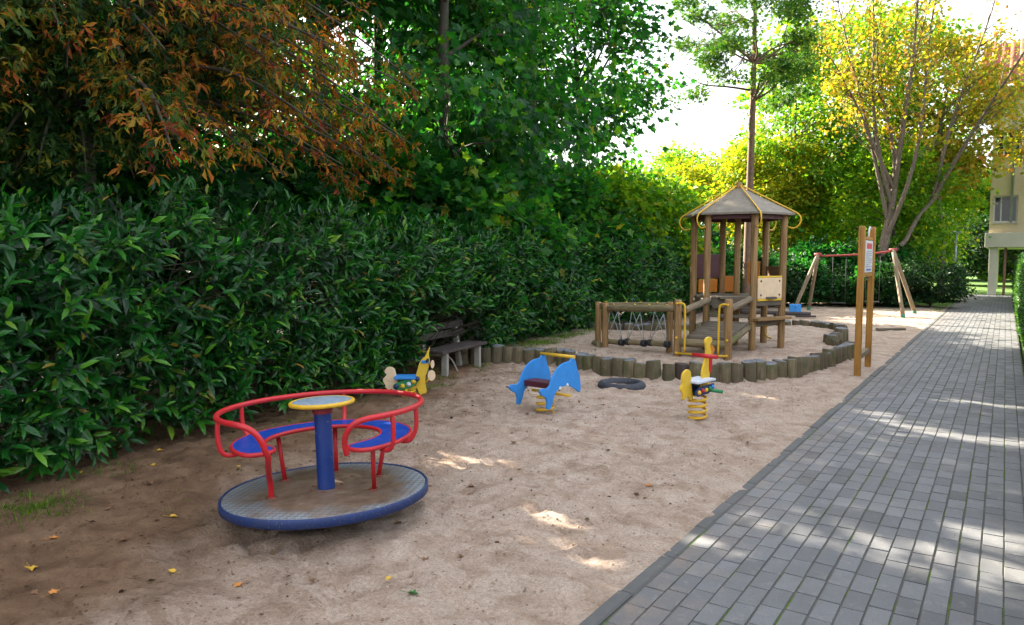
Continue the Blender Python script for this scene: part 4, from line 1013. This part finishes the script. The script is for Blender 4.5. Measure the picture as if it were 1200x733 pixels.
# ---- the wood behind the laurel hedge
G='leafy trees of the wood behind the laurel hedge'
def wood_kind(seed,H,mat,n=15000,low=2.0,rx=2.6,size=.17,lean=(0,0),r0=.17,nc=60):
    zc=(low+H)/2
    return list(tree_meshes(seed,H,r0,[(lean[0]*H*.7,lean[1]*H*.7,zc,rx,rx,(H-low)/2,nc)],n,size,T_MAPLE,mat,BARK,lean,22,.22,.9,.55,.5))
KA=wood_kind(101,12.5,MAPLEL,9500,2.0,2.7,.175); KB=wood_kind(102,13.5,MAPLED,7500,4.4,2.8,.19); KC=wood_kind(103,11,MAPLEL,7500,2.6,2.4,.165,(.03,-.04)); KD=wood_kind(104,14,MAPLED,11500,2.6,3.2,.2)
front=[(KA,-8.75,13.7,.4,.92,'tallest maple at the right-hand end of the wood, deep green against the white sky'),
 (KC,-8.0,9.4,2.0,.95,'slim leaning maple behind the middle of the laurel hedge'),
 (KB,-10.0,9.0,1.1,1.0,'dark straight-trunked tree behind the rust brown chestnut'),
 (KA,-10.9,11.2,3.3,1.0,'broad green maple in the wood between two dark trunks'),
 (KC,-8.9,16.6,4.6,.86,'pale green maple at the far end of the wood above the laurel hedge'),
 (KB,-11.5,15.0,.2,.9,'large dark maple standing behind the tallest maple of the wood')]
for k,x,y,rz,s,lab in front: plant_tree('maple_tree',lab,k,(x,y,-.1),rz,s,G)
rest=[(KD,-13.2,8.6,2.2,.5),(KD,-14.6,6.3,.4,.5),(KC,-17.5,9.5,3.1,.5),(KD,-12.5,5.5,1,.95),(KB,-11.4,6.6,2.6,.7),(KB,-15.5,8.5,4,.62),(KC,-14,12.5,.7,.6),(KD,-16.5,15.5,5.2,.55),(KC,-17,12.5,.1,.62),(KD,-11.2,1.5,5.6,.95),(KB,-13.5,-1.0,1.5,1),(KD,-10.5,-3.5,3.9,1),(KA,-15.5,3.0,2.7,.9),(KA,-15.5,20,4.4,.55),(KB,-19,18.5,.3,.6),(KD,-19.5,4.5,1.9,.8)]  # trees level with the camera stand unseen, added to shade the near path
for i,(k,x,y,rz,s) in enumerate(rest): plant_tree('maple_tree','dark tree deep in the wood behind the laurel hedge',k,(x,y,-.1),rz,s,'dark trees deep in the wood')
# low green growth under the trees
UND=list(tree_meshes(120,3.4,.035,[(0,0,1.9,1.15,1.15,1.35,34)],6500,.15,T_MAPLE,MAPLEL,BARK,(0,0),14,.1,.9,.6,.3,stems=[((0,0),(.4,.2),1,1),((.1,0),(-.4,.3),.9,.9),((0,.1),(0,-.5),.95,.9)]))
UND2=list(tree_meshes(121,3.0,.03,[(0,0,1.6,1.3,1.3,1.2,34)],6500,.14,T_MAPLE,MAPLED,BARK,(0,0),14,.1,.9,.6,.3,stems=[((0,0),(.4,.2),1,1),((.1,0),(-.4,.3),.9,.9),((0,.1),(0,-.5),.95,.9)]))
UNDL=list(tree_meshes(122,3.6,.035,[(0,0,2.0,1.2,1.2,1.4,34)],5500,.15,T_MAPLE,LGREEN,BARK,(0,0),14,.1,.9,.6,.3,stems=[((0,0),(.4,.2),1,1),((.1,0),(-.4,.3),.9,.9),((0,.1),(0,-.5),.95,.9)]))  # lighter leaves paint in the backlit glow at the wood's far end
for i,(k,x,y,s) in enumerate([(UND,-8.0,11.6,.95),(UND2,-8.4,10.2,.9),(UND,-8.1,14.2,1.05),(UNDL,-8.1,16.2,1.1),(UNDL,-7.9,18.2,1.1),(UND2,-8.5,7.9,.95),(UND2,-10.2,7.4,1.15),(UND,-7.7,9.9,1.15),(UND,-8.0,8.7,1.1),(UND2,-11.6,10.0,1.3),(UND2,-10.4,8.6,1.2),(UND2,-12.6,12.4,1.3),(UND2,-9.2,5.4,1.05),(UND2,-12.4,8.6,1.2),(UND2,-9.4,12.3,.85),(UND2,-9.6,6.1,1.0),(UND2,-11,8.2,.9),(UND2,-7.6,1.9,.95),(UND2,-8.6,3.3,1.0),(UND2,-9.6,4.6,1.15),(UND2,-12,11.2,.8),(UND2,-11,13.2,.85),(UND2,-7.4,.1,1.0),(UNDL,-9.4,18.4,1.25),(UND2,-10.6,16.5,1.3),(UND2,-13,7,1.1),(UND2,-14.5,14.2,.9)]):
    if k is UNDL: plant_tree('maple_sapling','pale green sapling beyond the far end of the laurel hedge',k,(x,y,-.1),i*1.7,s,'pale saplings past the hedge end','sapling',tn='stems'); continue
    lab='bushy maple sapling leaning over the back of the laurel hedge' if k is UND else 'dark bushy sapling in the shade behind the laurel hedge'
    plant_tree('maple_sapling',lab,k,(x,y,-.1),i*1.7,s,'saplings over the hedge' if k is UND else 'dark saplings behind the hedge','sapling',tn='stems')

# ---- trees behind the playground
def pine():
    H=11.2; rg=np.random.default_rng(51); crowns=[]
    for z in np.arange(6.1,11.3,.42):
        w=1.9*(1-.55*((z-6.1)/5.2)**1.5)
        for k in range(5):
            a=rg.uniform(0,6.28); q=w*rg.uniform(.35,1); crowns.append((q*math.cos(a),q*math.sin(a),z+.12*q+rg.normal(0,.1),.42,.42,.13,5))
    m=list(tree_meshes(52,H,.135,crowns,15000,.17,T_NEEDLE,PINEL,BARKP,(.0,.0),40,.5,.98,.45,.17,upn=.9,droop=-.2,sag=.05))
    t=plant_tree('pine_tree','tall pine with a bare straight trunk rising behind the tower roof','tree' and m,(-5.9,20.3,-.1))
    P,r=curve_branch((0,0,6.2),(-2.0,-.6,7.0),.035,.008,-.12,.12,9,rg); MB().tube(P,r,6).build('dead_branch',BARKP,t)
pine()
def sparse():
    rg=np.random.default_rng(61); mb=MB(); C=[]
    P,r=curve_branch((0,0,-.1),(.55,.3,3.9),.26,.09,0,.05,8,rg); r[0]*=1.35; mb.tube(P,r,12); 
    P2,r2=curve_branch(P[3],(1.9,1.2,3.6),.085,.06,-.05,.1,6,rg); mb.tube(P2,r2,9)
    tops=[]
    for i,(dx,h) in enumerate([(-2.4,8.4),(-1.9,10.4),(-1.0,11.6),(.2,12.3),(1.4,12),(3.1,10.6),(3.8,9.2),(1.0,10.4),(-.5,9.8)]):
        st=P[(7,5,6,7,4)[i%5]]
        if i in (5,6): st=P2[-1]
        Q,rr=curve_branch(st,(.55+dx,rg.uniform(-1.4,1.6),h),.085,.012,.0,.1,12,rg); mb.tube(Q,rr,7,caps=False); Q=np.array(Q)
        for k in range(20):
            f=rg.uniform(3,11.4); b=np.array([np.interp(f,range(12),Q[:,q]) for q in range(3)]); L=rg.uniform(.6,1.7)*(1.25-f/14)
            e=b+unit(np.array([rg.normal(dx*.25,.6),rg.normal(0,.6),rg.uniform(.35,1.1)]))*L
            q,qq=curve_branch(b,e,.022,.004,.03,.12,6,rg); mb.tube(q,qq,4,caps=False)
            for s in range(3):
                o=np.array(q[3]); e2=o+unit(rg.normal(0,.5,3)+np.array([dx*.1,0,.6]))*L*.5; q2,w2=curve_branch(o,e2,.008,.003,0,.1,4,rg); mb.tube(q2,w2,3,caps=False); C.append(e2)
            C.append(e)
    C=np.array(C); n=5500; w=np.exp(-((C[:,2]-6.2)/3.2)**2)+.12; idx=rg.choice(len(C),n,p=w/w.sum()); off=rg.normal(0,.2,(n,3)); Pp=C[idx]+off
    cm=leaf_mesh('crown',T_MAPLE,Pp,unit(rg.normal(0,.7,(n,3))+np.array([0,0,-.5])),unit(rg.normal(0,.6,(n,3))+np.array([0,0,.6])),.12*rg.uniform(.6,1.2,n),np.clip(rg.beta(2,1.6,n),0,1),OLEAF,clump=rg.uniform(0,1,n),me_only=True)
    plant_tree('thinning_tree','large grey multi-stemmed tree thinning to sparse orange leaves, behind the notice board',[mb,cm,BARKL],(-3.55,26.4,-.1),.3)
sparse()
def bigtree(seed,H,crowns,n,size,mat,bark,r0=.15,**k): return list(tree_meshes(seed,H,r0,crowns,n,size,T_MAPLE,mat,bark,**k))
YA=bigtree(71,8.5,[(0,0,4.6,2.4,2.4,3.4,56)],13000,.17,YLEAF,BARK,.12,nlimb=20,csize=.45)
YT=bigtree(74,12.0,[(0,0,6.6,2.4,2.4,4.9,84)],10500,.16,YGREEN,BARKL,.12,nlimb=26,csize=.4)
YB=bigtree(72,8.0,[(0,0,4.2,2.3,2.3,3.4,56)],13000,.16,LGREEN,BARK,.12,nlimb=20,csize=.45)
YD=bigtree(75,8.0,[(0,0,6.0,1.5,1.5,1.5,26)],3000,.15,OLEAF,BARK,.09,nlimb=14,csize=.35)
YC=bigtree(73,9.8,[(0,0,6.6,1.8,1.8,3.0,44)],7000,.16,OLEAF,BARKL,.13,nlimb=20,csize=.42)
for nm,lab,k,x,y,rz,s in [
 ('yellow_maple','bright yellow maple to the left of the tower roof','A',-10.3,30.5,.3,.8),
 ('yellow_maple','yellow maple right behind the tower roof and pine trunk','A',-7.8,29.3,2.1,.86),
 ('green_maple','light green tree between the pine and the grey multi-stemmed tree','T',-6.9,29.5,1.0,.95),
 ('yellow_maple','yellow green maple close behind the red swing bar','T',-5.0,31.0,4.0,1.0),
 ('green_maple','fresh green maple spreading over the bushes left of the lamp post','B',-3.3,28.6,3.0,.74),
 ('orange_maple','tall maple with pale trunk and orange yellow crown beside the apartment block','C',-2.0,31.0,.5,1.0),
 ('green_maple','dark green maple on the lawn just left of the beige facade','B',-3.1,34.8,5.2,.8),
 ('yellow_maple','yellow maple far back behind the multi-stemmed tree','T',-3.4,34.0,5.5,1.05),
 ('green_maple','mid green tree beyond the swing, left of the waste container','B',-8.8,33.0,2.2,.9),
 ('orange_maple','small orange green tree right of the path, hiding the upper facade','D',1.3,34.0,2.2,1.0),
 ('green_maple','rounded pale green tree far off under the white sky','B',-16.5,44.0,.9,1.15),
 ('green_maple','round green tree farthest back behind the yellow maples','B',-12.2,41.0,4.1,1.0)]:
    plant_tree(nm,lab,{'A':YA,'B':YB,'C':YC,'D':YD,'T':YT}[k],(x,y,-.1),rz,s)
# far tree line
def tree_line():
    rg=np.random.default_rng(81); n=60000; x=rg.uniform(-75,40,n); y=58+rg.uniform(0,8,n)+.1*abs(x); h=7.5+2.5*(vnoise(x*.16,x*0,3)-.3); z=h*rg.uniform(0,1,n)**.7
    P=np.stack([x,y,z],1)
    o=leaf_mesh('far_wood',T_OVAL,P,unit(rg.normal(size=(n,3))),unit(rg.normal(size=(n,3))+np.array([0,-.6,.5])),rg.uniform(.5,1.0,n),rg.uniform(0,1,n),LGREEN,None,vnoise(x*.5,z*.5,1)); tag(o,'far off green wood closing the view between the trees','wood',kind='stuff')
tree_line()
# bushes behind the swing
BU=list(tree_meshes(131,1.5,.02,[(0,0,.72,.95,.85,.62,40)],6500,.085,T_OVAL,BUSHL,BARK,(0,0),14,.05,.8,.7,.14,stems=[((0,0),(.3,.2),1,1),((.1,0),(-.3,.2),.9,.9),((0,.1),(0,-.4),.9,.9)]))
BM=list(tree_meshes(132,1.7,.02,[(0,0,.8,.9,.9,.75,36)],6000,.11,T_MAPLE,MAPLED,BARK,(0,0),14,.05,.8,.7,.16,stems=[((0,0),(.3,.2),1,1),((.1,0),(-.3,.2),.9,.9)]))
bs=[(BU,-1.95,26.4,1.15,'dense round dark bush at the left edge of the path by the lamp post'),(BU,-2.75,25.7,1.05,'dark bush just right of the swing frame legs'),(BM,-3.7,25.6,.95,None),(BU,-4.6,25.3,1.0,None),(BM,-5.4,24.9,1.05,None),(BU,-6.2,24.2,1.1,None),(BM,-6.9,23.0,1.2,None),(BM,-7.2,21.2,1.15,None),(BU,-6.6,25.9,1.4,None),(BM,-5.0,26.6,1.4,None),(BM,-3.4,27.4,1.3,None),(BU,-7.6,24.6,1.5,None),(BM,-8.6,22.0,1.7,None),(BU,-8.3,20.2,1.5,None),(BU,-2.5,49.5,3.2,'large dark bush on the lawn behind the building passage, left'),(BU,2.2,50,3.4,'large dark bush on the lawn behind the building passage, right')]
for i,(k,x,y,s,lab) in enumerate(bs):
    plant_tree('dark_bush',lab or 'dark bush in the row closing the rear of the playground behind the swing',k,(x,y,-.05),i*1.3,s,None if lab else 'dark bushes behind the swing','bush',tn='stems',cn='foliage')

# ---- grass, litter, fallen leaves
def grass():
    rg=np.random.default_rng(91); P=[]
    def patch(cx,cy,rx,ry,n,a=0):
        q=rg.normal(0,.45,(n,2)); x=q[:,0]*rx; y=q[:,1]*ry; P.append(np.stack([cx+x*math.cos(a)-y*math.sin(a),cy+x*math.sin(a)+y*math.cos(a)],1))
    for x,y,rx,ry,n in [(-4.88,1.95,.33,.28,700),(-5.2,1.55,.25,.3,350),(-5.25,2.6,.2,.3,120),(-5.45,4.5,.2,.3,120),(-5.75,5.3,.18,.4,160),(-5.95,6.1,.22,.35,300),(-6.1,6.7,.25,.3,220),(-5.6,6.75,.15,.2,90),(-6.35,7.4,.2,.4,250),(-6.2,8.3,.12,.2,160),(-6.3,9.4,.3,.6,1100),(-6.5,10.4,.3,.7,1600),(-6.66,11.6,.28,.8,1500),(-6.75,12.8,.25,.6,700),(-7.0,14.8,.2,.8,400),(-6.8,16.5,.3,1.,500),(-5.9,7.9,.15,.2,40),(-3.,24.6,1.6,.35,700),(-5.4,23.9,.8,.4,600),(-1.62,25.5,.25,1.6,700),(-6.6,20.5,.3,1.6,600),(-4.6,5.6,.2,.2,25),(-4.2,2.5,.3,.2,15),(-5.2,9.6,.5,.2,30),(-4.8,13.6,.7,.35,500),(-5.7,6.45,.2,.3,260),(-5.95,7.2,.2,.25,120)]: patch(x,y,rx,ry,n)
    n=9000; P.append(np.stack([rg.uniform(-4.5,-1.5,n),rg.uniform(27.5,37,n)],1)); n=3000; P.append(np.stack([rg.uniform(.4,6,n),rg.uniform(34.5,46,n)],1))
    P=np.concatenate(P); n=len(P); P=P[(P[:,0]<-1.5)|(P[:,1]>27)]; n=len(P)
    z=np.array([zat(a,b) if a<-1.45 and b<27 else -.03 for a,b in P])-.005
    tm=([(-.06,0,0),(.06,0,0),(.035,.6,.06),(0,1,.25),(-.035,.6,.06)],[(0,1,2,4),(4,2,3)])
    D=unit(rg.normal(0,.38,(n,3))+np.array([0,0,1.])); N=unit(rg.normal(0,1,(n,3)))
    o=leaf_mesh('grass',tm,np.stack([P[:,0],P[:,1],z],1),D,N,rg.uniform(.02,.06,n),rg.uniform(0,1,n),GRASSM,None,rg.uniform(0,1,n)); tag(o,'short green grass in tufts along the hedge foot and on the lawn','grass',kind='stuff')
grass()
DEB=leafmat('dry_leaf_debris',[(0,(.03,.017,.01)),(.6,(.07,.04,.022)),(1,(.16,.1,.05))],.1,.8,.1)
def litter():
    rg=np.random.default_rng(95); n=5200; x=-1.5-5.3*rg.uniform(0,1,n)**.8; y=rg.uniform(.7,10,n)
    k=rg.random(n)<np.clip(.25+(-x-3)*.2,.15,1); x=x[k];y=y[k]; n=len(x); z=np.array([zat(a,b) for a,b in zip(x,y)])+.004
    D=unit(np.stack([rg.normal(size=n),rg.normal(size=n),rg.normal(0,.15,n)],1)); N=unit(rg.normal(0,.35,(n,3))+np.array([0,0,1.]))
    o=leaf_mesh('leaf_litter',T_OVAL,np.stack([x,y,z],1),D,N,.012+.04*rg.uniform(0,1,n)**3,rg.uniform(0,1,n),DEB,None,rg.uniform(0,1,n)); tag(o,'small dark crumbs of dry leaf scattered over the sand','leaf litter',kind='stuff')
    # small lumps of broken crust, in scruffy clusters
    C=np.stack([rg.uniform(-5.6,-1.55,260),.8+9.5*rg.uniform(0,1,260)**1.3],1); i=rg.integers(0,260,22000)
    p=C[i]+rg.normal(0,1,(22000,2))*rg.uniform(.04,.2,260)[i][:,None]; l=rg.random(22000)<.6; p[l]=np.stack([rg.uniform(-5.8,-1.5,l.sum()),rg.uniform(.8,10,l.sum())],1)
    p=p[(p[:,0]<-1.46)&(p[:,1]>.5)]; n=len(p); z=np.array([zat(a,b) for a,b in p])-.0015
    tm=([(-.5,-.4,0),(.5,-.35,.05),(.45,.5,0),(-.4,.45,0),(-.25,-.2,.45),(.3,-.1,.5),(.15,.3,.4),(-.25,.25,.35)],[(4,5,6,7),(0,1,5,4),(1,2,6,5),(2,3,7,6),(3,0,4,7)])
    a=rg.uniform(0,6.28,n); D=np.stack([np.cos(a),np.sin(a),rg.normal(0,.15,n)],1); N=unit(rg.normal(0,.25,(n,3))+np.array([0,0,1.]))
    m=leafmat('sand_lump',[(0,(.13,.08,.048)),(.5,(.34,.24,.175)),(1,(.52,.4,.31))],.0,.95,.1)
    o=leaf_mesh('sand_crumbs',tm,np.stack([p[:,0],p[:,1],z],1),D,N,.0035+.014*rg.uniform(0,1,n)**4,rg.uniform(.2,1,n)*np.clip((p[:,0]+.45*p[:,1]+2.6)/1.4,.0,1),m,None,rg.uniform(.2,.55,n)); tag(o,'small crumbs of broken sand crust lying on the sand','sand crumbs',kind='stuff')
litter()
FY=paint('fallen_yellow_leaf',(.6,.36,.03),.6); FO=paint('fallen_orange_leaf',(.5,.19,.03),.6); FB=paint('fallen_brown_leaf',(.17,.08,.035),.7); FG=paint('fallen_green_leaf',(.04,.16,.03),.5)
def fallen():
    rg=random.Random(5)
    for x,y,m in [(-5.36,2.45,FY),(-4.13,2.39,FY),(-3.37,1.96,FY),(-3.01,2.09,FO),(-5.5,3.1,FY),(-4.31,1.8,FO),(-3.5,1.45,FO),(-2.41,2.5,FY),(-2.43,2.76,FB),(-5.2,2.9,FY),(-4.45,2.2,FB),(-2.2,2.4,FG),(-3.62,1.42,FB),(-3.95,1.55,FY),(-4.6,3.2,FY),(-4.9,3.5,FB),(-5.35,3.9,FY),(-4.2,3.4,FB),(-5.1,4.6,FB),(-3.0,3.9,FB),(-4.7,2.6,FB),(-3.9,2.0,FB),(-1.95,4.5,FO),(-2.6,5.2,FB),(-3.3,4.9,FB),(-2.9,3.1,FB),(-2.75,2.3,FB),(-5.0,5.3,FY)]:
        s=rg.uniform(.032,.055)*(1.25 if m is FO else 1); mb=MB(); V,F=T_MAPLE
        V2=[(vx*s*1.05,vy*s,vz*s+abs(vx)*s*rg.uniform(.1,.5)) for vx,vy,vz in V]; V2+= [(vx,vy,vz-.0015) for vx,vy,vz in V2]; nn=len(V)
        mb.add(V2,F+[tuple(nn+q for q in f[::-1]) for f in F],None,False); mb.tube([(0,0,0),(0,-s*.5,.004),(.1*s,-s*.9,.01)],.0012,4)
        o=mb.build('fallen_leaf',m,loc=(x,y,zat(x,y)+.006)); o.rotation_euler=(rg.gauss(0,.15),rg.gauss(0,.15),rg.random()*6.28)
        c={FY:'yellow',FO:'orange',FB:'brown',FG:'green'}[m]
        tag(o,'%s fallen leaf lying on the sand'%c if m is not FG else 'small green leaf lying on the sand in the foreground','fallen leaf',None if m is FG else '%s leaves fallen on the sand'%c)
fallen()

# ================================================================== light and camera
ld=bpy.data.lights.new('sun','SUN'); ld.energy=5; ld.angle=R(.53); ld.color=(1,.9,.74)
lo=bpy.data.objects.new('sun',ld); COL.objects.link(lo); lo.rotation_euler=sd.to_track_quat('Z','Y').to_euler(); lo.location=sd*60
w=bpy.data.worlds.new('World'); scene.world=w; w.use_nodes=True; nt=w.node_tree; nt.nodes.clear()
wo=nt.nodes.new('ShaderNodeOutputWorld'); bg=nt.nodes.new('ShaderNodeBackground'); sk=nt.nodes.new('ShaderNodeTexSky')
sk.sky_type='NISHITA'; sk.sun_disc=False; sk.sun_elevation=R(EL); sk.sun_rotation=AZ; sk.dust_density=4; sk.air_density=1.2
bg.inputs[1].default_value=.15
# thin bright cloud veil over the sky
tc=nt.nodes.new('ShaderNodeTexCoord'); n=noise(nt,mapv(nt,tc.outputs['Generated'],(1,1,2.2)),2.2,5,.6)
veil=ramp(nt,n,[(.3,(.55,)*3),(.65,(.95,)*3)])
col=mix(nt,veil,sk.outputs[0],(2.25,2.25,2.35))
nt.links.new(col,bg.inputs[0]); nt.links.new(bg.outputs[0],wo.inputs[0])
cam=bpy.data.cameras.new('camera'); co=bpy.data.objects.new('camera',cam); COL.objects.link(co); scene.camera=co
cam.sensor_width=36; cam.lens=850/1200*36; cam.clip_end=2000; cam.clip_start=.05
psi=math.atan(577/850); th=math.atan(63.5/850)
co.location=(0,0,1.55); co.rotation_euler=(math.pi/2-th,0,psi)
scene.view_settings.view_transform='Standard'; scene.view_settings.look='None'; scene.view_settings.gamma=1; scene.view_settings.exposure=2.6
c=scene.cycles; c.use_denoising=True
try: c.denoiser='OPENIMAGEDENOISE'; c.denoising_input_passes='RGB_ALBEDO_NORMAL'
except Exception: pass
c.max_bounces=8; c.diffuse_bounces=4; c.glossy_bounces=3; c.transmission_bounces=4; c.transparent_max_bounces=4; c.sample_clamp_indirect=6; c.use_adaptive_sampling=True; c.adaptive_threshold=.02
scene.render.use_persistent_data=False
